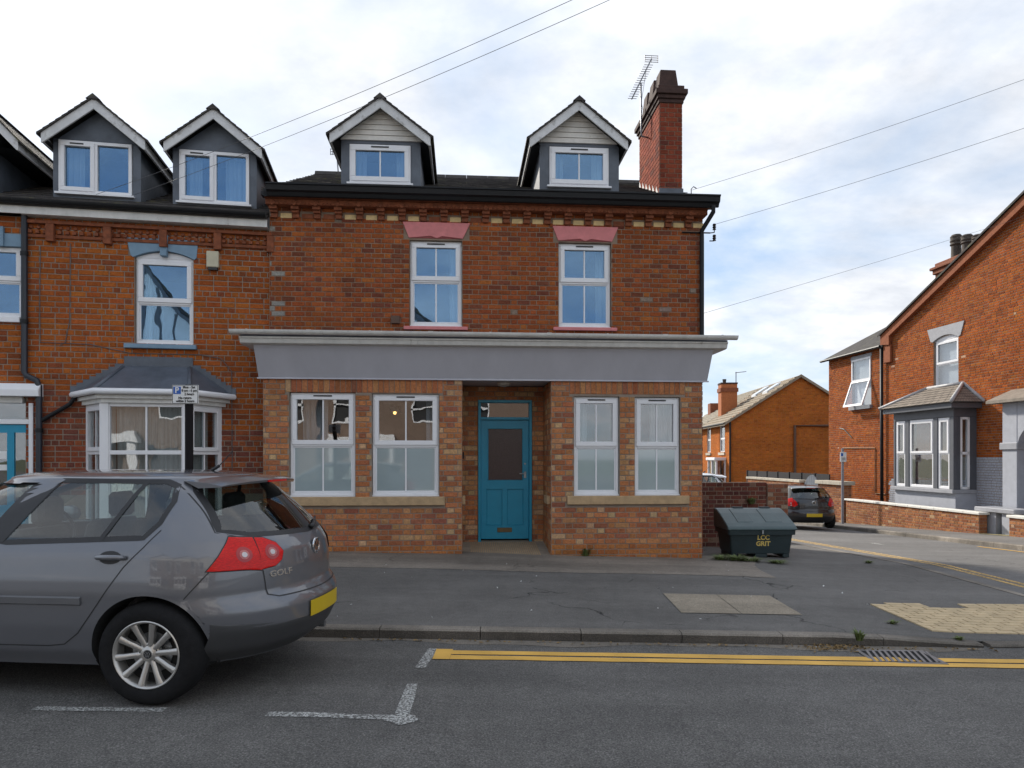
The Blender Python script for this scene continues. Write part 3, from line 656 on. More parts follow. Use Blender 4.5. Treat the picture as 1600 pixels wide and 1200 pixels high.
# upper wall
VU = .25
UL, UR = fr.uw(421, 430, VU)[0], fr.uw(1097.5, 430, VU)[0]
WT = 5.60
uw_ = [fr.rect(640, 375.5, 722, 511, VU), fr.rect(873, 379.5, 955, 512.5, VU)]
wu = backing('upper_wall', M_MORTAR_D, H, UL, UR, 3.3, WT, uw_, VU, .24)
lint = [(fr.rect(629, 348, 735, 373, VU)), (fr.rect(863, 354.5, 966, 377.5, VU))]
cream = (5.335, 5.418)
hs = uw_+[(l[0]+.02, l[1]-.02, l[2], l[3]) for l in lint]+[(UL, UR, cream[0], cream[1])]
ub = lay(UL, UR, 3.42, WT, hs, 'flemish', .078, .205, jt=.012)
patch = [(.30, .28, .25)]
ub = [(*b, patch[0] if (b[0] < UL+.13 and random.random() < .14) else pick(PAL_UP)) for b in ub]
bricks(wu, ub, VU, PAL_UP, 0)
nb = 21; sp = (UR-UL)/nb
for k in range(nb):
    c = UL+sp*(k+.25)
    MB().box(c+.09, c+sp-.065, VU-.012, VU+.02, cream[0]+.004, cream[1]-.004).build('cream_brick', M_CREAMB if random.random() < .8 else M_CORB, wu, bevel=.003)
    mb = MB(); mb.box(c-.05, c+.05, VU-.045, VU+.02, 5.335, 5.405); mb.box(c-.055, c+.055, VU-.085, VU+.02, 5.405, 5.445); mb.box(c-.06, c+.06, VU-.125, VU+.02, 5.445, 5.50)
    mb.lathe([(0, -.006), (.02, -.006), (.035, -.014), (.045, 0)], 12, lambda a, b, h, c=c: (c+a, VU-.162+h, 5.528+b)); mb.build('corbel', M_CORB, wu, bevel=.004)
    mb = MB(); 
    for q in (.11, .17, .23): mb.add([(c+q-.028, VU-.158, 5.505), (c+q+.028, VU-.158, 5.505), (c+q, VU-.158, 5.55), (c+q, VU-.178, 5.52)], [(0, 1, 3), (1, 2, 3), (2, 0, 3)])
    mb.build('corbel_ornament', M_CORB, wu)
MB().box(UL-.02, UR+.03, VU-.16, VU+.05, 5.50, 5.585).build('corbel_course', M_CORB, wu, bevel=.006)
MB().box(UL-.03, UR+.05, VU-.20, VU+.1, 5.587, 5.62).build('corbel_course', M_CORB, wu, bevel=.006)
for i, l in enumerate(lint):
    a, b, c, d = l; m0 = uw_[i]; q = .055; pts = [(a, d), (b, d), (m0[1]+.01, c), ((a+b)/2+.09, c+.035), ((a+b)/2, c), ((a+b)/2-.09, c+.035), (m0[0]-.01, c)]
    MB().prism([(x, VU-.022, y) for x, y in pts[::-1]], (0, .1, 0)).build('lintel', M_PINK, H, bevel=.006)
    MB().prism([(m0[0]-.005, VU-.006, c+.002), (m0[1]+.005, VU-.006, c+.002), ((a+b)/2, VU-.006, c+.07)], (0, .08, 0)).build('lintel_tympanum', mat('dark_pink_paint', (.28, .06, .06), .7, .2, 9), H)
    sash_window(H, (m0[0]+.006, m0[1]-.006, m0[2]+.028, m0[3]-.004), VU+.06, .47)
    MB().box(m0[0]-.09, m0[1]+.09, VU-.05, VU+.12, m0[2]-.05, m0[2]+.004).build('sill', M_PINK, H, bevel=.006)
vb = fr.rect(611, 494, 625, 506, VU); MB().box(vb[0], vb[1], VU-.05, VU, vb[2], vb[3]).build('wall_vent', mat('brown_vent', (.11, .06, .04), .7), H, bevel=.004)
# side and back walls, floors
mbk = MB(); mbk.box(UR-.24, UR-.001, VU+.24, 7.6, -.6, 5.6); mbk.box(UL+.001, UL+.24, VU+.24, 7.6, -.3, 5.6); mbk.box(UL+.24, UR-.24, 7.36, 7.6, -.6, 5.6)
mbk.prism([(UR-.24, VU+.0, 5.6), (UR-.24, 7.6, 5.6), (UR-.24, 3.95, 7.45)], (.239, 0, 0)); mbk.prism([(UL+.001, VU, 5.6), (UL+.001, 7.6, 5.6), (UL+.001, 3.95, 7.45)], (.239, 0, 0))
mbk.box(uR-.24, uR-.001, .24, VU+.24, -.6, 3.3); mbk.build('side_and_rear_wall', mat('side_brick', (.20, .07, .04), .9, .3, 6, .3, 40), H)
sb = lay(VU+.0, 7.6, -.3, 5.6, [], 'garden', .0835); mb = MB()
for a, b, c, d in sb: e = .007*random.uniform(.5, 1.3); mb.box(UR, UR+e, a, b, c, d, col=pick(PAL_UP))
tag(mb.build('side_brickwork', BRM, H), kind='stuff')
mr = MB()
mr.box(uL+.25, UR-.25, 3.3, 3.36, -.1, 5.5); mr.box(uL+.25, UR-.25, .3, 3.3, 3.25, 3.29); mr.box(uL+.25, UR-.25, .25, 3.3, .0, .04); mr.box(uL+.25, UR-.25, .5, 3.3, 5.35, 5.4)
mr.box(pu0-.3, pu0-.22, .3, 3.3, .05, 3.2); mr.box(pu1+.22, pu1+.3, .3, 3.3, .05, 3.2); mr.box(-.3, -.22, .55, 3.3, 3.3, 5.3)
mr.build('interior', M_ROOM, H)
# roof
VE, WE, VR, WR = .02, 5.70, 3.95, 7.52
def roof(parent, u0, u1, ve, we, vr, wr, m, name='roof', t=.06, course=.26, back=True):
    """slates laid in lapped courses on both pitches"""
    mb = MB(); n = int(math.hypot(vr-ve, wr-we)/course)
    for sd in ((1, 0) if back else (1,)):
        for k in range(n):
            f0, f1 = k/n, (k+1.12)/n; f1 = min(f1, 1)
            v0, v1 = ve+(vr-ve)*f0, ve+(vr-ve)*f1; w0, w1 = we+(wr-we)*f0, we+(wr-we)*f1
            if not sd: v0, v1 = 2*vr-v0, 2*vr-v1
            u = u0-(k % 2)*.13
            while u < u1:
                a, b = max(u, u0)+.002, min(u+.26, u1)-.002; j = random.uniform(0, .008)
                if b-a > .01: mb.add([(a, v0, w0+.022+j), (b, v0, w0+.022+j+random.uniform(-.003, .003)), (b, v1, w1+.004), (a, v1, w1+.004), (a, v0, w0+.010), (b, v0, w0+.010)], [(0, 1, 2, 3), (4, 5, 1, 0)])
                u += .26
    base = MB().prism([(u0, ve, we), (u0, vr, wr), (u0, 2*vr-ve, we), (u0, 2*vr-ve, we-t), (u0, vr, wr-t), (u0, ve, we-t)], (u1-u0, 0, 0)).build(name, m, parent)
    tag(mb.build('slates', m, base, recalc=False), kind='stuff'); u = u0
    while u < u1-.05:
        e = min(u+.45, u1); MB().prism([(u+.003, vr-.13, wr-.035), (u+.003, vr-.07, wr+.055), (u+.003, vr, wr+.075), (u+.003, vr+.07, wr+.055), (u+.003, vr+.13, wr-.035)], (e-u-.006, 0, 0)).build('ridge_tile', m, base); u = e
    return base
RU0, RU1 = UL-.06, fr.uw(1122, 312, 0)[0]
roof(H, RU0, RU1, VE, WE, VR, WR, M_SLATE)
MB().box(RU0-.0, RU1-.03, .0, VU-.12, 5.60, 5.66).build('soffit', M_BLACK, H)
gutter('gutter', M_BLACK, H, fr.uw(415, 300, -.1)[0], RU1+.0, .02, 5.755, ogee=True)
MB().box(UL-.02, UR+.06, -.0, .022, 5.585, 5.70).build('gutter_board', M_BLACK, H)
q = UR-.03; dp = MB(); dp.tube([(RU1-.1, -.06, 5.60), (RU1-.1, -.06, 5.50), (q, VU-.06, 5.28), (q, VU-.06, 5.15), (q, VU-.06, 3.50)], .035, 12); dp.build('downpipe', M_BLACK, H, smooth=True, auto=50)
# insulators at the corner
ins = MB(); iu, iw = fr.uw(1108, 370, VU+.1); ins.tube([(UR-.35, VU-.03, iw+.02), (UR+.02, VU-.03, iw+.02), (iu-.02, VU, iw+.03)], .012, 6)
ins.tube([(iu-.03, VU, iw-.10), (iu-.0, VU, iw-.10), (iu+.04, VU, iw-.10), (iu+.05, VU, iw-.06)], .009, 6); ins.tube([(iu-.02, VU, iw+.03), (iu+.05, VU, iw+.04), (iu+.05, VU, iw+.09)], .009, 6)
ib = ins.build('wire_bracket', M_BLACK, H)
for dz in (.13, -.05): MB().lathe([(.0, .05), (.022, .05), (.03, .03), (.02, .015), (.032, -.005), (.02, -.02), (.03, -.045), (0, -.05)], 14, lambda a, b, h, dz=dz: (iu+.05+a, VU+b, iw+dz+h)).build('insulator', mat('brown_insulator', (.02, .013, .012), .25), ib, smooth=True, auto=40)
# chimney
c0, c1, cv0, cv1 = fr.uw(1031, 230, 1.25)[0], fr.uw(1065.5, 230, 1.25)[0], 1.25, 2.65
ct = fr.uw(1048, 152, 1.2)[1]
ch = MB().box(c0, c1, cv0, cv1, 5.6, ct).build('chimney', M_MORTAR_D, H)
mb = MB(); CP = [(5, (.26, .06, .03)), (3, (.20, .045, .025)), (1, (.13, .04, .03))]
for a, b, c, d in lay(c0, c1, 5.9, ct, [], 'flemish', .0835): mb.box(a, b, cv0-.007, cv0, c, d, col=pick(CP))
for a, b, c, d in lay(cv0, cv1, 5.9, ct, [], 'flemish', .0835):
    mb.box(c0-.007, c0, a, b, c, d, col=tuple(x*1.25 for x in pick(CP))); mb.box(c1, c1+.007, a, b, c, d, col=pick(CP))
tag(mb.build('brickwork', BRM, ch), kind='stuff')
M_SOOT = mat('sooty_brick', (.055, .028, .022), .9, .3, 9, .4, 40, space='World')
h = ct-.08
for e, t in ((.025, .07), (.05, .07), (.085, .09), (.035, .08)):
    MB().box(c0-e, c1+e, cv0-e, cv1+e, h, h+t-.003).build('chimney_corbel', M_SOOT, ch, bevel=.006); h += t
for k in range(3):
    a = cv0+.12+k*.43; MB().prism([(c0+.03, a, h), (c1-.03, a, h), (c1-.03, a+.33, h), (c0+.03, a+.33, h)], (0, 0, .03)).build('pot_base', M_SOOT, ch)
    z = fr.uw(1046, 107, a)[1] if k == 0 else h+.42
    MB().add([(c0+.02, a, h+.03), (c1-.02, a, h+.03), (c1-.02, a+.34, h+.03), (c0+.02, a+.34, h+.03), (c0+.06, a+.04, z), (c1-.06, a+.04, z), (c1-.06, a+.30, z), (c0+.06, a+.30, z)], [(0, 1, 5, 4), (1, 2, 6, 5), (2, 3, 7, 6), (3, 0, 4, 7), (4, 5, 6, 7)]).build('chimney_pot', M_SOOT, ch, bevel=.008)
fz = MB(); sl_ = (WR-WE)/(VR-VE); rz = lambda v: WE+(v-VE)*sl_
for k in range(6):
    a = cv0+k*.233; fz.prism([(c0-.012, a, rz(a)-.05), (c0-.012, a+.233, rz(a+.233)-.05), (c0-.012, a+.2, rz(a+.1)+.17)], (.005, 0, 0))
fz.build('stepped_flashing', mat('pale_flashing', (.55, .54, .53), .5, .15, 6), ch)
MB().box(c0-.02, c1+.02, cv0-.02, cv0-.008, rz(cv0)-.05, rz(cv0)+.10).build('front_flashing', M_LEAD, ch)
# ------------------------------------------------------------------ dormers
def dormer(house, f, v, face, wrect, apex, el_, er_, ybot, clad, win='two', vback=3.7, curt=True, grp=None):
    """face=(px left, px right); apex, el_, er_ = photo points of the bargeboard's outer edge"""
    ov = v-.2
    u0, u1 = f.uw(face[0], 260, v)[0], f.uw(face[1], 260, v)[0]; wb = f.uw((face[0]+face[1])/2, ybot, v)[1]-.35
    ax, aw = f.uw(*apex, ov); lx_, lw_ = f.uw(*el_, ov); rx_, rw_ = f.uw(*er_, ov); um = (u0+u1)/2; lw_ = rw_ = (lw_+rw_)/2
    hw = (rx_-lx_)/2; lx_, rx_ = ax-hw, ax+hw; sl = (aw-lw_)/hw; bt = .145
    r = f.rect(*wrect, v)
    rk_ = lambda u: aw-abs(u-ax)*sl-bt*.9
    base = backing('dormer', M_LEAD, house, u0, u1, wb, r[3]+.01, [(r[0], r[1], r[2], r[3]+.2)], v, .08)
    ck = MB(); ck.box(u0, u0+.06, v+.08, vback, wb, rk_(u0)); ck.box(u1-.06, u1, v+.08, vback, wb, rk_(u1))
    ck.build('dormer_cheek', M_LEAD, base)
    w2 = r[3]+.012
    g = MB().prism([(u0, v+.0, w2), (u1, v+.0, w2), (u1, v, rk_(u1)), (ax, v, rk_(ax)), (u0, v, rk_(u0))], (0, .08, 0)); g.build('dormer_gable', M_LEAD, base)
    if clad:
        nb_ = 6; wa = w2+.05; wz = rk_(ax)+.02
        for k in range(nb_):
            a, b = wa+(wz-wa)*k/nb_, wa+(wz-wa)*(k+1)/nb_-.006
            ha = min(abs(u1-um)+.02, (wz-a)/sl); hb = min(abs(u1-um)+.02, max(.004, (wz-b)/sl))
            MB().add([(ax-ha, v-.03, a), (ax+ha, v-.03, a), (ax+hb, v-.018, b), (ax-hb, v-.018, b), (ax-ha, v-.001, a), (ax+ha, v-.001, a), (ax+hb, v-.001, b), (ax-hb, v-.001, b)], [(0, 1, 2, 3), (0, 4, 5, 1), (3, 2, 6, 7), (1, 5, 6, 2), (0, 3, 7, 4)]).build('weatherboard', M_CLAD, base)
    for sd in (-1, 1):
        e = ax+sd*hw
        MB().prism([(ax, ov, aw-.02), (e, ov, lw_-.02), (e, ov, lw_-bt-.02), (e-sd*.02, ov, lw_-bt-.02), (ax, ov, aw-bt*1.25)], (0, .028, 0)).build('bargeboard', M_BARGE, base, bevel=.003)
        q = ax+sd*(hw+.05); qw = lw_-.05*sl
        MB().prism([(ax, ov-.03, aw), (q, ov-.03, qw), (q, ov-.03, qw-.022), (ax, ov-.03, aw-.022)], (0, vback-ov, 0)).build('dormer_roof', M_SLATE, base)
        sf = MB(); sf.box(min(e, e-sd*.03), max(e, e-sd*.03), ov+.03, vback, lw_-bt-.01, lw_-.04); sf.build('eaves_board', M_BARGE, base)
        s2 = MB(); s2.add([(e-sd*.03, ov+.03, lw_-bt), (u1 if sd > 0 else u0, ov+.03, lw_-bt+.03), (u1 if sd > 0 else u0, vback, lw_-bt+.03), (e-sd*.03, vback, lw_-bt)], [(0, 1, 2, 3)]); s2.build('eaves_soffit', M_BLACK, base)
        mt = MB(); n = 9
        for k in range(n):
            a, b = ax+sd*(hw+.05)*k/n, ax+sd*(hw+.05)*(k+1)/n; wa, wb_ = aw-abs(a-ax)*sl, aw-abs(b-ax)*sl
            for yy in range(12):
                y0 = ov-.03+yy*.3; y1 = min(y0+.297, vback); mt.add([(a, y0, wa+.004), (b, y0, wb_+.012+random.uniform(0, .004)), (b, y1, wb_+.012), (a, y1, wa+.006), (b, y0, wb_+.002), (b, y1, wb_+.002)], [(0, 1, 2, 3), (1, 4, 5, 2)])
        tag(mt.build('slates', M_SLATE, base, recalc=False), kind='stuff')
    MB().prism([(ax-.10, ov-.035, aw-.045), (ax, ov-.035, aw+.04), (ax+.10, ov-.035, aw-.045)], (0, vback-ov, 0)).build('dormer_ridge', M_SLATE, base)
    rr = (r[0]+.004, r[1]-.004, r[2]+.02, r[3]-.004)
    if win == 'one': 
        w = sash_window(house, rr, v-.02, single=True, vent=True)
    else:
        mb = MB(); bars(mb, *rr, .05, v-.02, v+.05); um_ = rr[0]+(rr[1]-rr[0])*.5; mb.box(um_-.03, um_+.03, v-.02, v+.05, rr[2]+.05, rr[3]-.05); w = mb.build('window', M_WHITE, house, bevel=.004)
        m2 = MB(); bars(m2, rr[0]+.03, um_-.008, rr[2]+.03, rr[3]-.03, .06, v-.04, v+.03); m2.build('sash_frame', M_WHITE, w, bevel=.004)
        pane(w, rr[0]+.09, um_-.068, rr[2]+.09, rr[3]-.09, v+.01); pane(w, um_+.03, rr[1]-.05, rr[2]+.05, rr[3]-.05, v+.02)
        MB().box(rr[0]+.17, rr[0]+.36, v-.046, v-.036, rr[3]-.065, rr[3]-.045).build('trickle_vent', M_TRIM, w)
    MB().box(rr[0]-.04, rr[1]+.04, v-.06, v+.05, rr[2]-.03, rr[2]-.002).build('window_cill', M_WHITE, w)
    MB().box(u0+.06, u1-.06, v+1.4, v+1.45, wb, r[3]+.3).build('dormer_inner_wall', mat('attic_plaster', (.10, .11, .13), .9), base)
    return r, base
def hang(f, name, u0, u1, w0, w1, v, m, label, group=None, amp=.02, per=.085, cat='curtain'):
    o = drape(name, u0, u1, w0, w1, v, m, amp, per); o.location = (f.o[0], f.o[1], 0); o.rotation_euler = (0, 0, f.a); return tag(o, label, cat, group)
for i, (face, wr_, ap, e1, e2, yb, nm) in enumerate((((533, 657), (546, 226.5, 642, 289), (594, 150), (514, 204), (672, 213), 292, 'left'), ((843, 967), (858, 230.5, 951, 293.5), (905, 154), (827, 212), (981, 219), 296, 'right'))):
    r, b = dormer(H, fr, .42, face, wr_, ap, e1, e2, yb, True, 'one')
    for sd in (0, 1):
        u = r[0]+.05 if sd == 0 else r[1]-.25
        hang(fr, 'curtain', u, u+.2, r[2], r[3]-.03, .60, M_CURT, 'pale curtain at the %s edge of the %s white-gabled dormer window' % ('left' if sd == 0 else 'right', nm))
# curtains and lamps seen in the house
for k, (a, b) in enumerate(((wins[0][0]+.12, wins[0][0]+.52), (wins[1][1]-.22, wins[1][1]-.02), (wins[2][0]+.06, wins[2][0]+.27), (wins[3][1]-.40, wins[3][1]-.03))):
    hang(fr, 'curtain', a, b, .9, 2.62, .36, M_CURT, 'pale pleated curtain behind the %s ground floor window of the corner house' % ('leftmost', 'second', 'third', 'rightmost')[k])
for k in (0, 1):
    r = uw_[k]; hang(fr, 'curtain', r[1]-.2, r[1]+.02, r[2], r[3], VU+.32, M_CURT, 'pale curtain behind the %s first floor window under the pink lintels' % ('left', 'right')[k])
lamp = empty('wall_lamp', fr.world(*[fr.uw(617, 645, 1.8)[0], 1.8], fr.uw(617, 645, 1.8)[1]), HT, 'small glowing warm lamp inside the second ground floor window', 'lamp')
me_, nt_, b_ = base_mat('lamp_glow'); b_.inputs['Emission Color'].default_value = (1, .55, .16, 1); b_.inputs['Emission Strength'].default_value = 2.2; b_.inputs['Base Color'].default_value = (.9, .6, .3, 1)
MB().lathe([(0, -.03), (.02, -.025), (.03, 0), (.02, .025), (0, .03)], 14).build('lamp_bulb', me_, lamp, smooth=True); MB().lathe([(.05, -.03), (.09, .05), (.092, .05), (.052, -.03)], 16, lambda a, b, h: (a, b, h+.05)).build('lamp_shade', M_CURT, lamp)
MB().box(-.01, .01, 0, 1.48, .08, .1).build('lamp_arm', M_LETBOX, lamp)
jar = MB().lathe([(0, 0), (.05, 0), (.055, .02), (.055, .14), (.05, .15), (0, .15)], 16).build('storage_jar', mat('ochre_jar', (.5, .33, .12), .4), None, smooth=True, auto=40)
jr = fr.rect(645, 673, 657, 687, .2); jar.location = fr.world((jr[0]+jr[1])/2, .2, 1.72); tag(jar, 'small ochre jar standing just inside the second ground floor window', 'jar')
js = MB().box(wins[1][0]-.05, wins[1][1]+.05, .135, .28, 1.69, 1.719).build('window_shelf', M_WHITE, H)
# ------------------------------------------------------------------ the neighbour in the terrace
PAL_N = [(5, (.345, .092, .021)), (3, (.295, .076, .021)), (1.2, (.20, .058, .026)), (1.6, (.39, .115, .024))]
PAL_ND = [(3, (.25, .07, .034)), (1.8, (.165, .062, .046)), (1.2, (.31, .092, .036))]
NA = math.atan(.18); fn = Frame(-3.78, 10.84, NA)
NH = empty('terraced_house', (-3.78, 10.84, 0), NA, 'red brick terraced house with grey-roofed bay window and two lead-faced dormers', 'house')
nu1 = .16; nu0 = fn.uw(40, 500)[0]; NT = 5.16
nw = fn.rect(210.5, 393, 302, 540); nw = (nw[0], nw[1], nw[2], nw[3])
b0, b1 = fn.uw(134, 690)[0], fn.uw(347, 690)[0]; bay_h = (b0+.05, b1-.05, .55, 2.35)
nl = fn.rect(198, 374, 310, 401)
wn = backing('wall', M_MORTAR, NH, nu0, nu1, -.2, NT, [nw, bay_h], 0, .24)
nb_ = lay(nu0, nu1, -.12, NT, [nw, bay_h, (nl[0]+.03, nl[1]-.03, nl[2]-.02, nl[3])], 'garden', .0825, .212)
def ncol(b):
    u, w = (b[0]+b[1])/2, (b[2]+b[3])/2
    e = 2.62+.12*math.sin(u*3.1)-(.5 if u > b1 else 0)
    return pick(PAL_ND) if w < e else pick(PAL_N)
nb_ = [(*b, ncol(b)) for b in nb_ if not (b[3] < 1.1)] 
nb_.sort(key=lambda b: -(b[1]-b[0])+random.random()*.05)
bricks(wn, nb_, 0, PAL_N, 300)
# window with arched head
u0, u1, w0, w1 = nw
w = sash_window(NH, (u0+.006, u1-.006, w0+.03, w1-.10), .05, .52, bar=False, vent=False)
def arch(u0, u1, w0, rise, n=14): return [(u0+(u1-u0)*i/n, w0+rise*(1-(2*i/n-1)**2)) for i in range(n+1)]
ar = arch(u0+.006, u1-.006, w1-.10, .095)
MB().prism([(x, .045, y) for x, y in ar], (0, .08, 0)).build('arched_head', M_WHITE, NH)
ar2 = arch(u0-.02, u1+.02, w1-.11, .115)
MB().prism([(x, -.02, y) for x, y in ([(nl[0], nl[3]), (u0-.05, nl[2]-.0)]+ar2+[(u1+.05, nl[2]-.0), (nl[1], nl[3])])], (0, .12, 0)).build('lintel', M_BLUEP, NH)
um = (u0+u1)/2
MB().prism([(um-.07, -.06, nl[3]+.05), (um+.07, -.06, nl[3]+.05), (um+.045, -.06, nl[2]-.0), (um-.045, -.06, nl[2]-.0)], (0, .1, 0)).build('keystone', M_BLUEP, NH, bevel=.006)
ns = fn.rect(195.5, 539.5, 308, 547); MB().box(ns[0], ns[1], -.07, .1, w0-.055, w0+.012).build('sill', M_BLUEP, NH, bevel=.006)
# eaves
ne0, ne1 = fn.uw(-200, 330)[0], fn.uw(420, 350)[0]
for i, (wz, pr_) in enumerate(((5.06, .07), (4.86, .035))):
    MB().box(nu0, nu1-.03, -pr_, 0, wz, wz+.05).build('string_course', M_CORB, wn, bevel=.005)
k = nu0+.05
while k < nu1-.1:
    MB().box(k, k+.05, -.05, 0, 4.92, 4.965).build('dentil', M_CORB, wn)
    MB().lathe([(0, -.02), (.02, -.02), (.032, 0)], 10, lambda a, b, h, k=k: (k+.03+a, -.01+h, 5.015+b)).build('boss', M_CORB, wn); k += .1
k = nu0+.3
while k < nu1-.1: MB().box(k, k+.11, -.09, 0, 4.80, 5.055).build('eaves_bracket', M_CORB, wn, bevel=.006); k += .78
MB().box(nu0, ne1, -.16, -.14, 5.16, 5.275).build('eaves_board', M_WHITED, NH); MB().box(nu0, ne1, -.14, .02, 5.16, 5.18).build('soffit', M_WHITED, NH)
gutter('gutter', M_BLACK, NH, nu0-.05, ne1-.01, -.16, 5.345, .06)
NR = roof(NH, nu0, ne1-.0, -.2, 5.33, 3.6, 7.12, M_SLATE)
mbk = MB(); mbk.box(nu0+.001, nu0+.2, .24, 7.4, -.2, 5.1); mbk.box(nu0+.2, nu1, 7.2, 7.4, -.2, 5.1); mbk.build('rear_wall', mat('side_brick', (.2, .07, .04)), NH)
mr = MB(); mr.box(nu0+.21, nu1-.02, 3, 3.05, .0, 5.1); mr.box(nu0+.21, nu1-.02, .26, 3, 2.6, 2.65); mr.box(nu0+.21, nu1-.02, .26, 3, 5.0, 5.05); mr.build('interior', M_ROOM, NH)
# dormers
for i, (face, wr_, ap, e1, e2, yb) in enumerate((((83, 220), (91.5, 222, 207, 306), (146, 151), (65, 200), (228, 222), 312), ((270, 401), (280, 237, 390, 320), (333, 167), (256, 213), (410, 237), 327))):
    r, b = dormer(NH, fn, .28, face, wr_, ap, e1, e2, yb, False, 'two', 3.3)
    nm = ('left', 'right')[i]
    hang(fn, 'curtain', r[0]+.08, r[0]+.30, r[2], r[3]-.03, .46, M_CURT, 'pale curtain in the left pane of the %s lead-faced dormer' % nm)
    if i: hang(fn, 'curtain', r[1]-.40, r[1]-.08, r[2], r[3]-.03, .46, M_CURT, 'pale curtain in the right pane of the right lead-faced dormer')
# bay window
bv = -.62
c0_, c1_ = fn.uw(163, 690, bv)[0], fn.uw(292, 690, bv)[0]
bay = empty('bay_window', (0, 0, 0)); bay.parent = NH
plan = [(b0, 0), (c0_, bv), (c1_, bv), (b1, 0)]
wb0, wb1, wtr = .62, fn.uw(220, 630, bv)[1], fn.uw(220, 707, bv)[1]
mb = MB(); mb.prism([(x, y, -.15) for x, y in plan], (0, 0, .75)); mb.build('bay_base', M_MORTAR_D, bay)
def face(p, q, n):
    p, q = Vector((*p, 0)), Vector((*q, 0)); L_ = (q-p).length; d = (q-p)/L_; nrm = Vector((d.y, -d.x, 0))
    mp_ = lambda a, b, c: tuple(p+d*a-nrm*b+Vector((0, 0, c)))
    mb = MB(); t = .075
    for r in ((0, t, wb0, wb1), (L_-t, L_, wb0, wb1), (t, L_-t, wb0, wb0+.06), (t, L_-t, wb1-.05, wb1), (t, L_-t, wtr-.03, wtr+.03)): mb.box(r[0], r[1], 0, .07, r[2], r[3], mp_)
    fr_ = mb.build('window', M_WHITE, bay, bevel=.004); um = L_/2
    for a, b in ((wb0+.06, wtr-.03), (wtr+.03, wb1-.05)):
        MB().box(um-.012, um+.012, .01, .045, a, b, mp_).build('glazing_bar', M_WHITE, fr_)
        if n != 1 and a > wtr: m2 = MB(); [m2.box(*r, mp_) for r in ((t-.01, t+.05, -.02, .04, a, b), (L_-t-.05, L_-t+.01, -.02, .04, a, b), (t+.05, L_-t-.05, -.02, .04, a-.01, a+.05), (t+.05, L_-t-.05, -.02, .04, b-.05, b+.01))]; m2.build('sash_frame', M_WHITE, fr_, bevel=.004)
        for g0, g1 in ((t, um-.012), (um+.012, L_-t)): MB().box(g0, g1, .024, .03, a, b, mp_).build('pane', M_GLASS, fr_)
    return p, q
for n, (p, q) in enumerate(zip(plan, plan[1:])): face(p, q, n)
for x, y in plan[1:3]: MB().box(x-.06, x+.06, y-.02, y+.09, wb0, wb1).build('corner_post', M_WHITE, bay, bevel=.006)
def off(pl, e): return [(pl[0][0]-e*1.2, .0), (pl[1][0]-e*.55, pl[1][1]-e), (pl[2][0]+e*.55, pl[2][1]-e), (pl[3][0]+e*1.2, .0)]
for e, a, b, m_ in ((.05, wb1, wb1+.06, M_WHITED), (.10, wb1+.06, wb1+.115, M_WHITED)): MB().prism([(x, y, a) for x, y in off(plan, e)], (0, 0, b-a)).build('bay_cornice', m_, bay)
ge = off(plan, .15); gz = wb1+.155
gt = MB(); gt.tube([(ge[0][0], ge[0][1]-.01, gz), (ge[1][0], ge[1][1], gz), (ge[2][0], ge[2][1], gz), (ge[3][0], ge[3][1]-.01, gz)], .045, 10); gt.build('bay_gutter', M_WHITE, bay, smooth=True, auto=50)
tl, tr_ = fn.uw(193, 573, -.1), fn.uw(297, 576, -.1); tz = tl[1]; e0 = off(plan, .14); ez = gz+.03
P = [(x, y, ez) for x, y in e0]; T = [(tl[0], -.12, tz), (tr_[0], -.12, tz), (tr_[0]+.02, 0, tz+.03), (tl[0]-.02, 0, tz+.03)]
rf = MB(); rf.add(P+T, [(0, 1, 4, 7), (1, 2, 5, 4), (2, 3, 6, 5), (4, 5, 6, 7), (0, 3, 2, 1)]); bro = rf.build('bay_roof', M_LEAD, bay)
for a, b in ((1, 4), (2, 5)): q = (P+T); MB().tube([q[a], q[b]], .03, 8).build('lead_roll', M_LEAD, bro, smooth=True)
MB().box(tl[0]-.02, tr_[0]+.02, -.025, 0, tz+.01, tz+.17).build('flashing', M_LEAD, bro)
for sd, (xa, xb) in ((-1, (P[0][0], T[3][0])), (1, (P[3][0], T[2][0]))):
    for k in range(8):
        f0, f1 = k/8, (k+1)/8; x_a, x_b = xa+(xb-xa)*f0+sd*.04, xa+(xb-xa)*f1-sd*.015; MB().box(min(x_a, x_b), max(x_a, x_b), -.018-.0004*k, -.002, ez+(tz-ez)*f0-.02, ez+(tz-ez)*f1+.055).build('stepped_flashing', M_LEAD, bro)
for nm, p, q, m_ in (('wide front', plan[1], plan[2], M_NET), ('narrow right', plan[2], plan[3], M_NET), ('narrow left', plan[0], plan[1], M_NET)):
    d = Vector((q[0]-p[0], q[1]-p[1], 0)); L_ = d.length; wp = fn.world(p[0], p[1]); o = drape('net_curtain', .1, L_-.1, wb0+.05, wb1-.02, .17, m_, .018, .07)
    o.location = wp; o.rotation_euler = (0, 0, NA+math.atan2(d.y, d.x)); tag(o, 'grey-green net curtain behind the %s face of the bay window' % nm, 'curtain')
hang(fn, 'curtain', nw[0]+.02, nw[0]+.12, nw[2], nw[3]-.1, .4, M_CURT, 'narrow pale curtain at the blue-linteled first floor window')
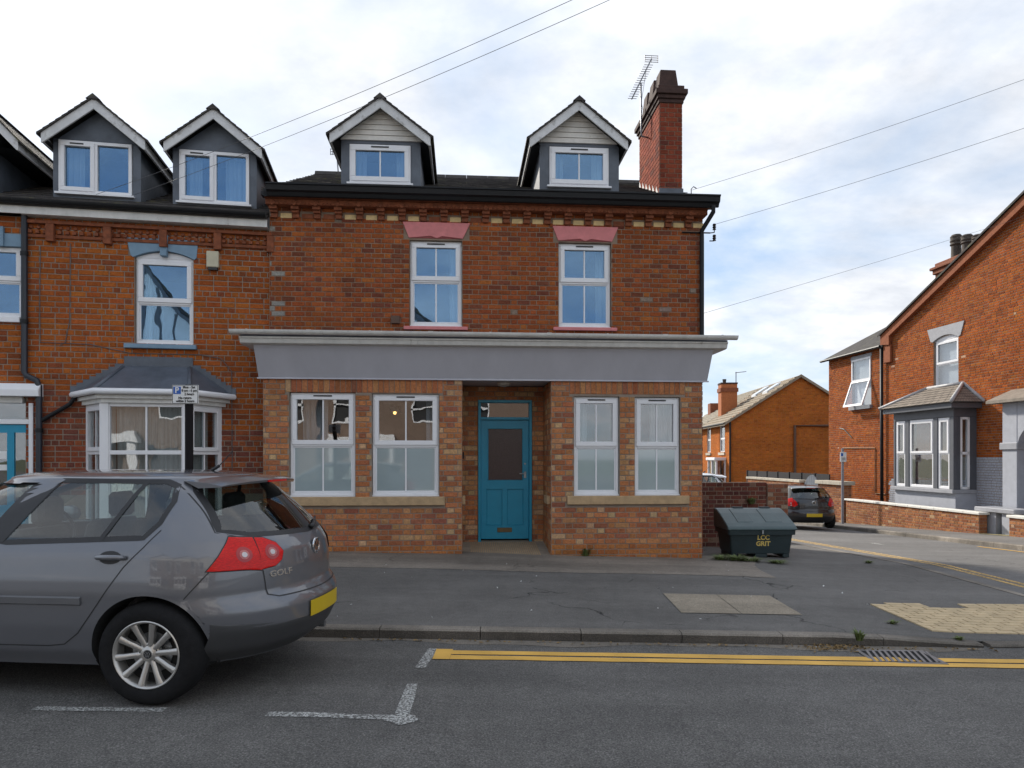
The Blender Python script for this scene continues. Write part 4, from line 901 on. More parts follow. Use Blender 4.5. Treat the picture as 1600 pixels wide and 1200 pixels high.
# downpipes and cables
dp = MB(); pu = fn.uw(39, 450)[0]+.02; pz = fn.uw(39, 587, -.06)[1]
dp.tube([(pu, -.1, 5.3), (pu, -.06, 5.2), (pu, -.06, pz+.05), (pu+.03, -.06, pz), (pu+.17, -.07, pz-.07), (pu+.2, -.07, pz-.15), (pu+.2, -.07, 0)], .042, 12)
dpo = dp.build('downpipe', M_BLUEP if False else mat('dark_blue_pipe', (.018, .024, .036), .35), NH, smooth=True, auto=60)
MB().tube([(pu+.22, -.06, fn.uw(60, 658)[1]), (fn.uw(112, 640)[0], -.06, fn.uw(112, 632)[1]), (ge[0][0]+.05, -.05, gz-.03)], .03, 10).build('branch_pipe', M_BLACK, NH, smooth=True, auto=60)
for wz in (4.6, 3.6, 2.0, 1.0): MB().lathe([(.042, -.03), (.052, -.03), (.052, .03), (.042, .03)], 14, lambda a, b, h, wz=wz: (pu+(.2 if wz < pz-.15 else 0)+a, -.063+b, wz+h)).build('pipe_collar', M_BLACK, dpo)
for pts in ([(63, 385), (62, 475), (63, 535), (140, 538), (205, 552), (310, 554), (345, 560), (362, 580), (363, 735)], [(110, 380), (109, 500), (102, 535), (93, 540)]):
    P_ = [fn.uw(x, y, -.015) for x, y in pts]; MB().tube([(a, -.015, b) for a, b in P_], .006, 5).build('wall_cable', M_CABLE, NH)
al = fn.rect(324, 394, 343, 421); ab = MB().box(al[0], al[1], -.07, 0, al[2]+.02, al[3]).build('alarm_box', mat('cream_plastic', (.55, .50, .36), .5), NH, bevel=.008)
MB().box(al[0]+.02, al[1]-.02, -.06, -.005, al[2]-.02, al[2]+.02).build('strobe', M_TRIM, ab)
# ------------------------------------------------------------------ the third house, cut by the frame
TH = empty('terraced_house', (-3.78, 10.84, 0), NA, 'terraced house at the left edge with white canopy, teal shop door and blue lintel', 'house')
t1 = nu0-.002; t0 = fn.uw(-330, 500)[0]
tw = fn.rect(-52, 381, 35, 497); td = (fn.uw(-160, 650)[0], fn.uw(54, 650)[0]-.26+.2, -1, fn.uw(30, 620)[1]); td = (td[0], t1-.0, -1, td[3])
wt_ = backing('wall', M_MORTAR, TH, t0, t1, -.2, NT, [tw, td], 0, .24)
bricks(wt_, sorted(lay(t0, t1, 2.3, NT, [tw, td], 'garden', .0845), key=lambda b: -b[1]), 0, PAL_N, 140)
sash_window(TH, (tw[0]+.006, tw[1]-.006, tw[2]+.03, tw[3]-.004), .05, .5, bar=False, vent=False)
tl_ = fn.rect(-65, 362, 36, 384); MB().box(tl_[0], tl_[1]-.01, -.025, .06, tl_[2], tl_[3]-.02).build('lintel', M_BLUEP, TH, bevel=.004)
tk = fn.rect(-4, 355, 8, 386); MB().box(tk[0], tk[1], -.06, .0, tk[2], tk[3]).build('keystone', M_BLUEP, TH, bevel=.006)
MB().box(tw[0]-.1, tw[1]-.01, -.06, .08, tw[2]-.06, tw[2]+.02).build('sill', M_WHITE, TH, bevel=.005)
cn = fn.rect(-200, 597, 63, 618, -.1); MB().prism([(cn[0], 0, cn[2]), (cn[0], -.16, cn[2]), (cn[0], -.16, cn[2]+.1), (cn[0], -.08, cn[3]), (cn[0], 0, cn[3])], (cn[1]-cn[0], 0, 0)).build('shop_canopy', M_WHITE, TH, bevel=.006)
MB().box(cn[0], t1-.02, -.05, .1, cn[2]-.09, cn[2]-.002).build('canopy_soffit_board', M_WHITED, TH)
sf = MB(); q = fn.uw(53, 680)[0]; wtm = fn.uw(20, 659)[1]; sf.box(q-.06, q, -.03, .08, 0, cn[2]-.09); sf.box(td[0], q-.06, -.03, .08, wtm-.035, wtm+.035); sf.box(td[0], td[0]+.06, -.03, .08, 0, wtm-.035)
sfo = sf.build('shop_frame', M_WHITE, TH, bevel=.004); pane(sfo, td[0]+.06, q-.06, wtm+.035, cn[2]-.09, .02)
d0, d1 = fn.uw(-48, 700)[0], q-.065; dz1 = wtm-.04
P1 = fn.rect(22, 676, 43, 760); P2 = fn.rect(-20, 676, 11, 760)
dd = backing('shop_door', M_TEAL, TH, d0, d1, .05, dz1, [(P1[0], P1[1], .9, P1[3]), (P2[0], P2[1], .9, P2[3])], 0, .05)
for P_ in (P1, P2): pane(dd, P_[0], P_[1], .9, P_[3], .02)
for y0, y1 in ((705, 717), (726, 735)):
    s_ = fn.rect(-16, y0, 10, y1); MB().box(s_[0], s_[1], .014, .0185, s_[2], s_[3]).build('notice', M_SIGNW, dd)
MB().box(td[0]+.06, d0, .02, .06, .05, dz1).build('shop_window_panel', M_TEAL, TH)
MB().box(t0, t1-.02, .9, .95, 0, 5).build('interior', M_ROOM, TH)
MB().box(t0, t1, -.16, -.14, 5.16, 5.275).build('eaves_board', M_WHITED, TH); gutter('gutter', M_BLACK, TH, t0, t1-.052, -.16, 5.345, .06)
roof(TH, t0, t1-.003, -.2, 5.33, 3.6, 7.12, M_SLATE)
dormer(TH, fn, .28, (-120, -8), (-110, 215, -16, 290), (-50, 138), (-132, 190), (26, 232), 300, False, 'two', 3.3)
# ------------------------------------------------------------------ the gable house across the side street
SKYBLUE[0] = False
PAL_R = [(5, (.33, .082, .014)), (3, (.29, .068, .014)), (1.0, (.21, .052, .016)), (1.2, (.37, .105, .017)), (.03, (.5, .33, .22))]
ra = math.atan2(-.9966, .0827); fg = Frame(13.8, 25.5, ra); GL = (13.8, 25.5, 0)
G = empty('gable_house', GL, ra, 'orange-red brick gable house with grey bay window across the side street', 'house')
gb = -1.6
ur = fg.uw(1602, 500)[0]
e_u, e_w = fg.uw(1395, 512); r_u, r_w = fg.uw(1600, 318); gs = (r_w-e_w)/(r_u-e_u); GA = e_u+7.2; GW = e_w+7.2*gs
def grake(w): 
    if w < e_w: return (0, 2*GA)
    x = (w-e_w)/gs; return (e_u+x*1.0-.0, 2*GA-e_u-x)
gw1 = fg.rect(1459, 524, 1497.5, 607)
gbay = fg.rect(1405, 655, 1555, 750)
gbh = (fg.uw(1410, 700)[0]+.2, fg.uw(1525, 700)[0]-.25, .9, 2.9)
gp0 = fg.uw(1567, 700)[0]
gwl = backing('gable_wall', M_MORTAR_D, G, 0, 2*GA, gb, GW-.1, [gw1, gbh], 0, .2, ulim=grake, band=.25)
lst = lay(0, gp0+3.2, gb+.1, GW-.2, [gw1, gbh, (gw1[0]-.18, gw1[1]+.18, gw1[3]-.02, gw1[3]+.3)], 'garden', .078, .205, ulim=lambda w: (grake(w)[0], min(grake(w)[1], gp0+3.2)))
gz0 = fg.uw(1560, 713)[1]
lst = [(*b, (.37, .385, .43)) if (b[3] < gz0 and b[0] > fg.uw(1500, 700)[0]) or (b[3] < fg.uw(1395, 747)[1] and b[0] > .12) else (*b, pick(PAL_R)) for b in lst]
bricks(gwl, lst, 0, PAL_R, 0)
sash_window(G, (gw1[0]+.01, gw1[1]-.01, gw1[2]+.03, gw1[3]-.12), .06, .5, bar=False, vent=False, t=.07)
ar = arch(gw1[0]+.01, gw1[1]-.01, gw1[3]-.12, .12); MB().prism([(x, .05, y) for x, y in ar], (0, .08, 0)).build('arched_head', M_WHITE, G)
ar = arch(gw1[0]-.03, gw1[1]+.03, gw1[3]-.13, .15); a, b = gw1[0]-.2, gw1[1]+.2
MB().prism([(x, -.03, y) for x, y in [(a-.08, gw1[3]+.32), (gw1[0]-.12, gw1[3]-.10)]+ar+[(gw1[1]+.12, gw1[3]-.10), (b+.08, gw1[3]+.32)]], (0, .12, 0)).build('lintel', mat('grey_lintel_paint', (.30, .305, .33), .6), G)
MB().box(gw1[0]-.14, gw1[1]+.14, -.09, .1, gw1[2]-.14, gw1[2]+.02).build('sill', mat('grey_lintel_paint', (.3, .3, .33)), G)
MB().box(gw1[0]-.02, gw1[1]+.02, .22, .24, gw1[2], gw1[3]).build('blind', M_BLIND, G)
# raking verge of projecting bricks
vg = MB(); vg.prism([(e_u-.5, -.16, e_w-.55), (e_u-.5, -.16, e_w-.22), (GA, -.16, GW+.12), (GA, -.16, GW-.16), (e_u+.0, -.16, e_w-.30), (e_u, -.16, e_w-.62)], (0, .155, 0)); vg.build('verge', mat('verge_brick', (.25, .075, .028), .9, .25, 12, .3, 40, space='World'), G)
MB().box(-.02, e_u, -.10, -.005, e_w-1.25, e_w-.45).build('kneeler', mat('verge_brick', (.3, .1, .04)), G, bevel=.02)
gr_ = MB(); gr_.add([(e_u-.6, -.22, e_w-.2), (GA, -.22, GW+.2), (GA, 9, GW+.2), (e_u-.6, 9, e_w-.2), (e_u-.6, -.22, e_w-.27), (GA, -.22, GW+.13)], [(0, 1, 2, 3), (0, 4, 5, 1)])
gr_.add([(2*GA-e_u+.6, -.22, e_w-.2), (GA, -.22, GW+.2), (GA, 9, GW+.2), (2*GA-e_u+.6, 9, e_w-.2)], [(0, 1, 2, 3)]); gr_.build('roof', M_SLATE, G, recalc=True)
MB().box(0.2, 2*GA, 8.6, 8.8, gb, e_w).box(2*GA-.2, 2*GA, .2, 8.6, gb, e_w).build('rear_wall', mat('side_brick', (.2, .07, .04)), G)
MB().box(0.3, 2*GA-.3, 1.6, 1.65, gb, e_w-.3).box(.3, 2*GA-.3, .2, 1.6, 3.2, 3.25).build('interior', mat('cream_room', (.38, .34, .26), .9), G)
# rear extension
xu = fg.uw(1293, 650)[0]; XW = fg.uw(1340, 550)[1]
xw = fg.rect(1329.5, 560, 1359, 634)
xl = backing('extension_wall', M_MORTAR_D, G, xu, -.001, gb-.6, XW, [xw], .06, .2)
bricks(xl, [(*b, pick(PAL_R)) for b in lay(xu, -.0, gb-.4, XW, [xw], 'garden', .078, .205)], .06, PAL_R, 0)
MB().box(xu, xu+.2, .26, 5, gb-.6, XW).build('extension_end_wall', M_CORB, G)
XR = XW+1.75
er = MB(); er.add([(xu-.25, -.15, XW-.02), (.0, -.15, XW-.02), (0.3, 2.7, XR), (xu+1.9, 2.7, XR), (xu-.25, 5.5, XW-.02), (0, 5.5, XW-.02), (xu-.25, -.15, XW-.1), (0, -.15, XW-.1)], [(0, 1, 2, 3), (4, 3, 2, 5), (0, 3, 4), (6, 7, 1, 0)]); er.build('extension_roof', M_SLATE, G, recalc=True)
MB().tube([(xu-.25, -.17, XW-.05), (-.12, -.17, XW-.05)], .05, 8).build('extension_gutter', M_BLACK, G); MB().tube([(-.12, -.1, XW-.05), (-.12, -.08, gb)], .06, 8).build('downpipe', M_BLACK, G, smooth=True)
m1 = (xw[2]+xw[3])/2+.05; ew = MB(); bars(ew, xw[0], xw[1], m1, xw[3], .07, .02, .1); wx = ew.build('window', M_WHITE, G); pane(wx, xw[0]+.07, xw[1]-.07, m1+.07, xw[3]-.07, .05)
tilt = lambda a, y, c: (a, y-(m1-c)*.34, c)      # the lower light is propped open
ow = MB(); [ow.box(*r, tilt) for r in ((xw[0], xw[1], .0, .06, m1-.05, m1+.0), (xw[0], xw[1], 0, .06, xw[2]-.02, xw[2]+.06), (xw[0], xw[0]+.07, 0, .06, xw[2]+.06, m1-.05), (xw[1]-.07, xw[1], 0, .06, xw[2]+.06, m1-.05))]
owo = ow.build('open_sash', M_WHITE, G); MB().box(xw[0]+.07, xw[1]-.07, .02, .03, xw[2]+.06, m1-.05, tilt).build('pane', M_GLASS, owo)
MB().box(xw[0], xw[1], .16, .2, xw[2], xw[3]).build('blind', M_BLIND, G); MB().box(xw[0]-.08, xw[1]+.08, -.06, .1, xw[2]-.14, xw[2]-.0).build('sill', mat('grey_lintel_paint', (.3, .3, .33)), G)
MB().box(xw[0]-.06, xw[1]+.06, .03, .1, xw[3]+.0, xw[3]+.14).build('lintel', mat('grey_lintel_paint', (.3, .3, .33)), G)
# bay
gv = -.75
f0, f1 = fg.uw(1396, 700, gv)[0], fg.uw(1490, 700, gv)[0]; bw0, bw1 = fg.uw(1440, 763, gv)[1], fg.uw(1440, 655, gv)[1]
gbay = empty('bay_window'); gbay.parent = G
MB().box(f0, f1, gv+.06, 0, gb, bw0-.1).build('bay_base', M_GREYBR, gbay); MB().box(f0-.1, f1+.03, gv-.06, 0, bw0-.1, bw0+.02).build('bay_sill', mat('grey_lintel_paint', (.3, .3, .33)), gbay, bevel=.01)
W_ = bw1-bw0; m_ = MB()
segs = [(.10, .60), (.80, 1.95), (2.15, 2.66)]; tot = f1-f0; k_ = tot/2.85; segs = [(f0+a*k_, f0+b*k_) for a, b in segs]
edges_ = [f0]+[x for s_ in segs for x in s_]+[f1]
for a, b in zip(edges_[::2], edges_[1::2]): m_.box(a, b, gv, gv+.14, bw0+.02, bw1)
m_.box(f0, f1, gv, -.0, bw1, bw1+.42); m_.box(f1-.14, f1, -.16, 0, bw0+.02, bw1); m_.box(f0, f0+.14, gv+.14, 0, bw0+.02, bw1); m_.build('bay_frame', M_DGREY, gbay, bevel=.01)
for a, b in segs: sash_window(gbay, (a, b, bw0+.03, bw1-.01), gv+.03, .5, bar=False, vent=False, t=.07, cill=False)
# window on the cheek that faces the main road
mp_ = lambda a, y, c: (f1-y, a, c)
ckw = (gv+.22, -.22, bw0+.03, bw1-.01); cm = MB(); wm_ = (ckw[2]+ckw[3])/2
for r in ((ckw[0], ckw[0]+.07, ckw[2], ckw[3]), (ckw[1]-.07, ckw[1], ckw[2], ckw[3]), (ckw[0], ckw[1], ckw[2], ckw[2]+.07), (ckw[0], ckw[1], ckw[3]-.07, ckw[3]), (ckw[0], ckw[1], wm_-.04, wm_+.04)): cm.box(r[0], r[1], 0.01, .1, r[2], r[3], mp_)
cw = cm.build('window', M_WHITE, gbay); MB().box(ckw[0]+.07, ckw[1]-.07, .04, .05, ckw[2]+.07, ckw[3]-.07, mp_).build('pane', M_GLASS, cw)
cf = MB(); cf.box(f1-.12, f1-.002, gv+.14, ckw[0], bw0+.02, bw1); cf.box(f1-.12, f1-.002, ckw[1], -.16, bw0+.02, bw1); cf.build('bay_cheek', M_DGREY, gbay)
ez = bw1+.42; tz = fg.uw(1480, 604)[1]; o_ = .32
A = [(f0-o_, 0, ez), (f0-o_, gv-o_, ez), (f1+o_, gv-o_, ez), (f1+o_, 0, ez), (f0+.7, -.02, tz), (f1-.55, -.02, tz)]
br = MB(); br.add(A, [(0, 1, 4), (1, 2, 5, 4), (2, 3, 5), (0, 3, 2, 1)]); bro = br.build('bay_roof', M_SLATE, gbay)
sm = MB()
for k in range(7):
    g0, g1 = k/7, (k+1.1)/7; lerp = lambda i, j, t_: Vector(A[i]).lerp(Vector(A[j]), min(t_, 1))
    for (i0, i1), (j0, j1) in (((1, 4), (2, 5)), ((2, 5), (3, 5))):
        p0, p1, q0, q1 = lerp(i0, i1, g0), lerp(i0, i1, g1), lerp(j0, j1, g0), lerp(j0, j1, g1); n = 11-k
        for c in range(n):
            a0, a1 = c/n+.004, (c+1)/n-.004; u_ = Vector((0, -.004, .022)); sm.add([p0.lerp(q0, a0)+u_, p0.lerp(q0, a1)+u_, p1.lerp(q1, a1)+u_*.2, p1.lerp(q1, a0)+u_*.2], [(0, 1, 2, 3)])
tag(sm.build('slates', M_TILE if False else mat('warm_slate', (.22, .185, .15), .75, .3, 5, .3, 40, space='World'), bro, recalc=False), kind='stuff')
for i, j in ((1, 4), (2, 5), (3, 5), (4, 5)): MB().tube([Vector(A[i])+Vector((0, 0, .03)), Vector(A[j])+Vector((0, 0, .04))], .055, 8).build('lead_roll', mat('pale_lead', (.38, .38, .39), .5, .2, 6), bro, smooth=True)
MB().box(f0-o_+.1, f1+o_-.1, gv-o_+.08, 0, ez-.16, ez-.005).build('bay_eaves_board', M_DGREY, gbay)
MB().box(f0+.2, f1-.2, .9, .95, bw0, bw1).build('bay_back_blind', mat('cream_room', (.38, .34, .26)), gbay)
# porch painted grey
pv_ = -.55; pt = fg.uw(1590, 628, pv_)[1]; pp = fg.uw(1590, 640, pv_)[0]
po = empty('porch'); po.parent = G; p0 = fg.uw(1566, 700, pv_)[0]; p1 = fg.uw(1589, 700, pv_)[0]
MB().box(p0, p1, pv_, 0, gb, pt).build('pillar', M_GREYBR, po, bevel=.01); MB().box(p0+2.6, p0+2.6+(p1-p0), pv_, 0, gb, pt).build('pillar', M_GREYBR, po)
ah = fg.uw(1595, 690, pv_)[1]; P_ = [(p1+(2.6-(p1-p0))*(.5-.5*math.cos(math.pi*i/16)), ah-.15+.75*math.sin(math.pi*i/16)) for i in range(17)]
MB().prism([(x, pv_+.01, y) for x, y in [(p1, pt), *P_, (p0+2.6, pt)]], (0, .4, 0)).build('porch_arch', M_GREYBR, po)
MB().box(p0-.06, p1+.06, pv_-.05, .0, ah-.22, ah-.02).build('impost', mat('grey_lintel_paint', (.3, .3, .33)), po, bevel=.02)
MB().prism([(p0-.3, pv_-.25, pt), (p0-.3, 0, pt), (p0-.3, 0, pt+.42), (p0-.3, pv_-.25, pt+.08)], (3.6, 0, 0)).build('porch_roof', mat('warm_slate', (.2, .2, .15)), po)
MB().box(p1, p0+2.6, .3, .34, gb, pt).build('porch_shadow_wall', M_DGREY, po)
# chimney with three pots
cu, cw_ = fg.uw(1503, 425, 4.5); ct_ = fg.uw(1503, 408, 4.5)[1]; sc = .9
chn = MB().box(cu-1.0, cu+1.1, 4.1, 4.9, ct_-3, ct_-.3).build('chimney', mat('chimney_brick', (.22, .075, .04), .9, .3, 14, .3, 40, space='World'), G)
for e, a, b in ((.08, -.3, -.12), (.16, -.12, .0), (.02, 0, .16)): MB().box(cu-1-e, cu+1.1+e, 4.1-e, 4.9+e, ct_+a, ct_+b-.004).build('chimney_corbel', M_CORB, chn, bevel=.02)
for px in (1494, 1511, 1528):
    c_ = fg.uw(px, 400, 4.5)[0]; hgt = fg.uw(px, 367, 4.5)[1]-ct_-.15
    MB().lathe([(.0, 0), (.23, 0), (.19, .1), (.18, hgt*.55), (.23, hgt*.6), (.2, hgt*.68), (.23, hgt*.75), (.2, hgt*.83), (.22, hgt*.92), (.16, hgt), (0, hgt)], 16, lambda a, b, h, c_=c_: (c_+a, 4.5+b, ct_+.15+h)).build('chimney_pot', M_POT, chn, smooth=True, auto=40)
for pts, m_ in (([(1316, 700), (1366, 700), (1366, 771), (1382, 772)], mat('beige_pipe', (.36, .22, .12), .7)), ([(1311, 669), (1318, 671), (1330, 684)], M_BLACK)):
    MB().tube([(fg.uw(x, y, -.0)[0], .03, fg.uw(x, y)[1]) for x, y in pts], .018, 6).build('wall_pipe', m_, G)
# ------------------------------------------------------------------ houses further down the side street
OA = math.atan(-.045); oz = -2.2
fo = Frame(12.62, 40, OA)
PAL_O = [(5, (.46, .138, .022)), (3, (.42, .12, .022)), (1, (.36, .10, .022))]
OH = empty('end_terrace_house', (12.62, 40, 0), OA, 'orange brick end-terrace house with blank gable, two rooflights and a chimney', 'house')
oe, oa_ = fo.uw(1142, 656), fo.uw(1250, 589); ohw = oa_[0]; osl = (oa_[1]-oe[1])/ohw
def olim(w): x = max(0, (w-oe[1])/osl); return (x, 2*ohw-x)
ow_ = backing('gable_wall', mat('orange_mortar', (.38, .16, .06), .9, .1, 5), OH, 0, 2*ohw, oz, oa_[1]-.02, [], 0, .2, ulim=olim, band=.2)
bricks(ow_, [(*b, pick(PAL_O)) for b in lay(0, 2*ohw, oz+1.2, oa_[1]-.05, [], 'stretch', .083, ulim=olim)], 0, PAL_O, 0)
# front on the street: u runs back along v
fwin = []
def front(parent, v0, v1, pal, wins_):
    mf = lambda a, y, c: (y, a, c)
    bk = backing('front_wall', mat('orange_mortar', (.3, .2, .1)), parent, v0, v1, oz, oe[1], wins_, 0, .2, mapf=mf)
    mb = MB()
    for a, b, c, d in lay(v0, v1, oz+.4, oe[1], wins_, 'stretch', .083): mb.box(-.008, 0, a, b, c, d, col=pick(pal))
    tag(mb.build('brickwork', BRM, bk), kind='stuff')
    for a, b, c, d in wins_:
        m = MB(); bars(m, a, b, c, d, .08, .04, .12); m.box(a, b, .04, .12, (c+d)/2-.05, (c+d)/2+.05); m.v = [(y, x, z) for x, y, z in m.v]; w = m.build('window', M_WHITE, parent)
        MB().box(.07, .08, a+.08, b-.08, c+.08, d-.08).build('pane', M_GLASS, w); MB().box(.4, .42, a-.2, b+.2, c-.2, d+.2).build('room_dark', M_DARK, w)
        MB().box(-.08, .05, a-.12, b+.12, c-.16, c-.01).build('sill', M_COPE, w); MB().box(-.03, .05, a-.12, b+.12, d+.0, d+.22).build('lintel', M_COPE, w)
OW = [(1.15, 2.35, fo.uw(1120, 703, 2)[1]-.15, fo.uw(1120, 668, 2)[1]+.15), (4.6, 5.6, fo.uw(1120, 703, 2)[1]-.15, fo.uw(1120, 668, 2)[1]+.15)]
front(OH, 0, 6.2, PAL_O, OW)
def tiles(parent, v0, v1, m, rows=13):
    ex, ez_ = -.35, oe[1]-.35*osl; base = MB().add([(ex, v0, ez_), (ohw, v0, oa_[1]+.1), (2*ohw+.35, v0, ez_), (ex, v1, ez_), (ohw, v1, oa_[1]+.1), (2*ohw+.35, v1, ez_), (ex, v0, ez_-.1), (ohw, v0, oa_[1]), (2*ohw+.35, v0, ez_-.1), (ex, v1, ez_-.1)], [(0, 1, 4, 3), (1, 2, 5, 4), (0, 6, 7, 1), (1, 7, 8, 2), (0, 3, 9, 6)]).build('roof', m, parent, recalc=False)
    mb = MB()
    for k in range(rows):
        a, b = k/rows, (k+1)/rows; p = lambda t: (ex+(ohw-ex)*t, ez_+(oa_[1]+.1-ez_)*t)
        (x0, z0), (x1, z1) = p(a), p(b); n = int((v1-v0)/.34)
        for c in range(n): y0, y1 = v0+(v1-v0)*c/n, v0+(v1-v0)*(c+1)/n-.012; mb.add([(x0-.03, y0, z0+.075), (x0-.03, y1, z0+.075), (x1, y1, z1+.012), (x1, y0, z1+.012), (x0-.03, y0, z0+.01), (x0-.03, y1, z0+.01)], [(0, 3, 2, 1), (0, 1, 5, 4)])
    tag(mb.build('tiles', m, base, recalc=False), kind='stuff'); return base, p
rb, rp = tiles(OH, -.15, 6.2, M_TILE)
for t, v in ((.80, 1.4), (.80, 3.6)):
    (x0, z0), (x1, z1) = rp(t-.13), rp(t+.06); MB().add([(x0, v, z0+.16), (x1, v, z1+.16), (x1, v+.9, z1+.16), (x0, v+.9, z0+.16), (x0, v, z0), (x1, v, z1), (x1, v+.9, z1), (x0, v+.9, z0)], [(0, 1, 2, 3), (0, 4, 5, 1), (1, 5, 6, 2), (3, 2, 6, 7), (0, 3, 7, 4)]).build('rooflight', mat('rooflight_glass', (.75, .78, .8), .1), rb)
for x0, x1 in ((0, ohw),): MB().prism([(0-.35, -.2, oe[1]-.35*osl+.05), (ohw, -.2, oa_[1]+.14), (2*ohw+.35, -.2, oe[1]-.35*osl+.05), (2*ohw+.35, -.2, oe[1]-.35*osl-.1), (ohw, -.2, oa_[1]-.02), (-.35, -.2, oe[1]-.35*osl-.1)], (0, .1, 0)).build('verge', M_TILE, OH)
MB().tube([(-.35, -.1, oe[1]-.2), (-.35, 6.2, oe[1]-.2)], .06, 8).build('gutter', M_BLACK, OH); MB().tube([(-.02, -.08, oe[1]-.1), (-.02, -.08, oz)], .055, 8).build('downpipe', M_BLACK, OH)
a_, b_ = fo.uw(1242, 665, -.06); MB().tube([(a_, -.07, oz), (a_, -.07, b_), (fo.uw(1300, 665)[0], -.07, b_)], .075, 6).build('wall_pipe', mat('brown_pipe', (.12, .06, .035), .6), OH)
oc0, oc1 = fo.uw(1127, 620, 4.5)[0], fo.uw(1152, 620, 4.5)[0]; otop = fo.uw(1140, 600, 4.5)[1]
oc = MB().box(oc0, oc1, 4.5, 5.3, oe[1]-.5, otop).build('chimney', mat('chimney_brick_orange', (.40, .13, .045), .9, .2, 14, .3, 40, space='World'), OH); MB().box(oc0-.06, oc1+.06, 4.44, 5.36, otop-.5, otop-.25).build('chimney_corbel', M_CORB, oc); MB().box(oc0-.03, oc1+.03, 4.47, 5.33, otop, otop+.1).build('chimney_cap', M_SOOT, oc)
MB().lathe([(.1, 0), (.13, .25), (.0, .25)], 10, lambda a, b, h: (oc0+.3+a, 4.9+b, otop+.1+h)).build('chimney_pot', M_POT, oc)
bz0, bz1 = fo.uw(1118, 742, 1)[1], fo.uw(1118, 718, 1)[1]
bb = empty('bay_window'); bb.parent = OH
MB().box(-.7, 0, .8, 3.0, bz1-.06, bz1+.12).build('bay_roof', M_WHITE, bb, bevel=.03); m_ = MB()
for r in ((-.6, -.5, .9, 1.0), (-.6, -.5, 2.8, 2.9), (-.6, -.5, 1.85, 1.95), (-.1, 0, .9, 1.0)): m_.box(r[0], r[1], r[2], r[3], bz0-.6, bz1-.06)
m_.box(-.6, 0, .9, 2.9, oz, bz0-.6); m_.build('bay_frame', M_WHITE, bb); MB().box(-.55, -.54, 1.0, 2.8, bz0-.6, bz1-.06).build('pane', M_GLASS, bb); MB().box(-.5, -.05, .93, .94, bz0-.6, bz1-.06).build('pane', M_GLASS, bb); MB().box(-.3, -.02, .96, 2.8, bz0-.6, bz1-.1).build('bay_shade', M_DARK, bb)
SH = empty('mid_terrace_house', (12.62, 40, 0), OA, 'orange brick terraced house with paler roof beyond the blank-gabled end house', 'house')
front(SH, 6.21, 13, PAL_O, [(7.6, 8.7, OW[0][2], OW[0][3])]); tiles(SH, 6.25, 13, mat('pale_roof_tile', (.32, .28, .22), .85, .2, 3, .3, 40, space='World'), 16)
s0, s1 = fo.uw(1110, 628, 11)[0], fo.uw(1117, 628, 11)[0]; MB().box(s0, s1+.3, 11, 11.8, oe[1], fo.uw(1113, 630, 11)[1]).build('chimney', M_CORB, SH)
MB().box(0, 2*ohw, 12.8, 13, oz, oe[1]).build('rear_wall', M_CORB, SH); MB().box(2*ohw-.2, 2*ohw, .2, 6.2, oz, oe[1]).build('rear_wall', M_CORB, OH)
# ------------------------------------------------------------------ garden walls and fence
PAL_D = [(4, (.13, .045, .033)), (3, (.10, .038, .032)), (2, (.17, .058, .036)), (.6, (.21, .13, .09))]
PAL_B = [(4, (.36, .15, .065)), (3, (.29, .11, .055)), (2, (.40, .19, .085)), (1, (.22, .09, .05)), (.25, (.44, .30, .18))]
def brick_wall(name, f, u0, u1, w0, w1, thick, pal, label, single=0, cope=None, group=None, mort=None, end=True, v=0, cp=(.05, .07)):
    o = empty(name, (f.o[0], f.o[1], 0), f.a, label, 'wall', group)
    c = MB().box(u0, u1, v, v+thick, w0, w1).build('wall_core', mort or M_MORTAR_D, o)
    bricks(c, sorted(lay(u0, u1, w0+.02, w1, [], 'flemish', .083), key=lambda b: b[0]-b[1]-b[2]*.05), v, pal, single)
    if end:
        mb = MB()
        for a, b, cc, d in lay(v, v+thick, w0+.02, w1, [], 'flemish', .083):
            col = pick(pal); mb.box(u1, u1+.007, a, b, cc, d, col=col); mb.box(u0-.007, u0, a, b, cc, d, col=col)
        tag(mb.build('end_brickwork', BRM, c), kind='stuff')
    if cope:
        x = u0-cp[0]
        while x < u1+cp[0]-.05: e = min(x+.6, u1+cp[0]); MB().box(x+.002, e-.002, v-cp[0], v+thick+cp[0], w1+.002, w1+cp[1]+random.uniform(-.003, .003)).build('coping_stone', cope, o, bevel=.008); x = e
    return o
VB = 2.5
bu0, bu1 = UR+.01, fr.uw(1230, 780, VB)[0]; btop = fr.uw(1150, 754, VB)[1]
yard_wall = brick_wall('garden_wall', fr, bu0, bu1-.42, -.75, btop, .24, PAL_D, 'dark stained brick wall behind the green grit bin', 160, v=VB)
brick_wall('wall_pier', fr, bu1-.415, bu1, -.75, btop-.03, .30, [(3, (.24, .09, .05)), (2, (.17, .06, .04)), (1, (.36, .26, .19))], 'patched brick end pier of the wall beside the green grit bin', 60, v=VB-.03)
zfp = lambda X, Y: zroad(X, Y)+.11
A1 = gpt(1530, 834, zfp); t_ = ((1322-CX)/F*A1.y-A1.x)/(-.083-(1322-CX)/F); A0 = Vector((A1.x-.083*t_, A1.y+t_, 0))
fb = Frame(A0.x, A0.y, math.atan2(A1.y-A0.y, A1.x-A0.x))
ct1 = fb.uw(1530, 801.5)[1]; ct0 = fb.uw(1322, 778)[1]; cw = (ct1+ct0)/2; LB = fb.uw(1530, 815)[0]
brick_wall('boundary_wall', fb, 0, LB, -1.6, cw-.07, .23, PAL_B, 'low brick front wall with white coping before the grey bay', 0, mat('white_coping', (.74, .72, .66), .7, .08, 5), mort=M_MORTAR)
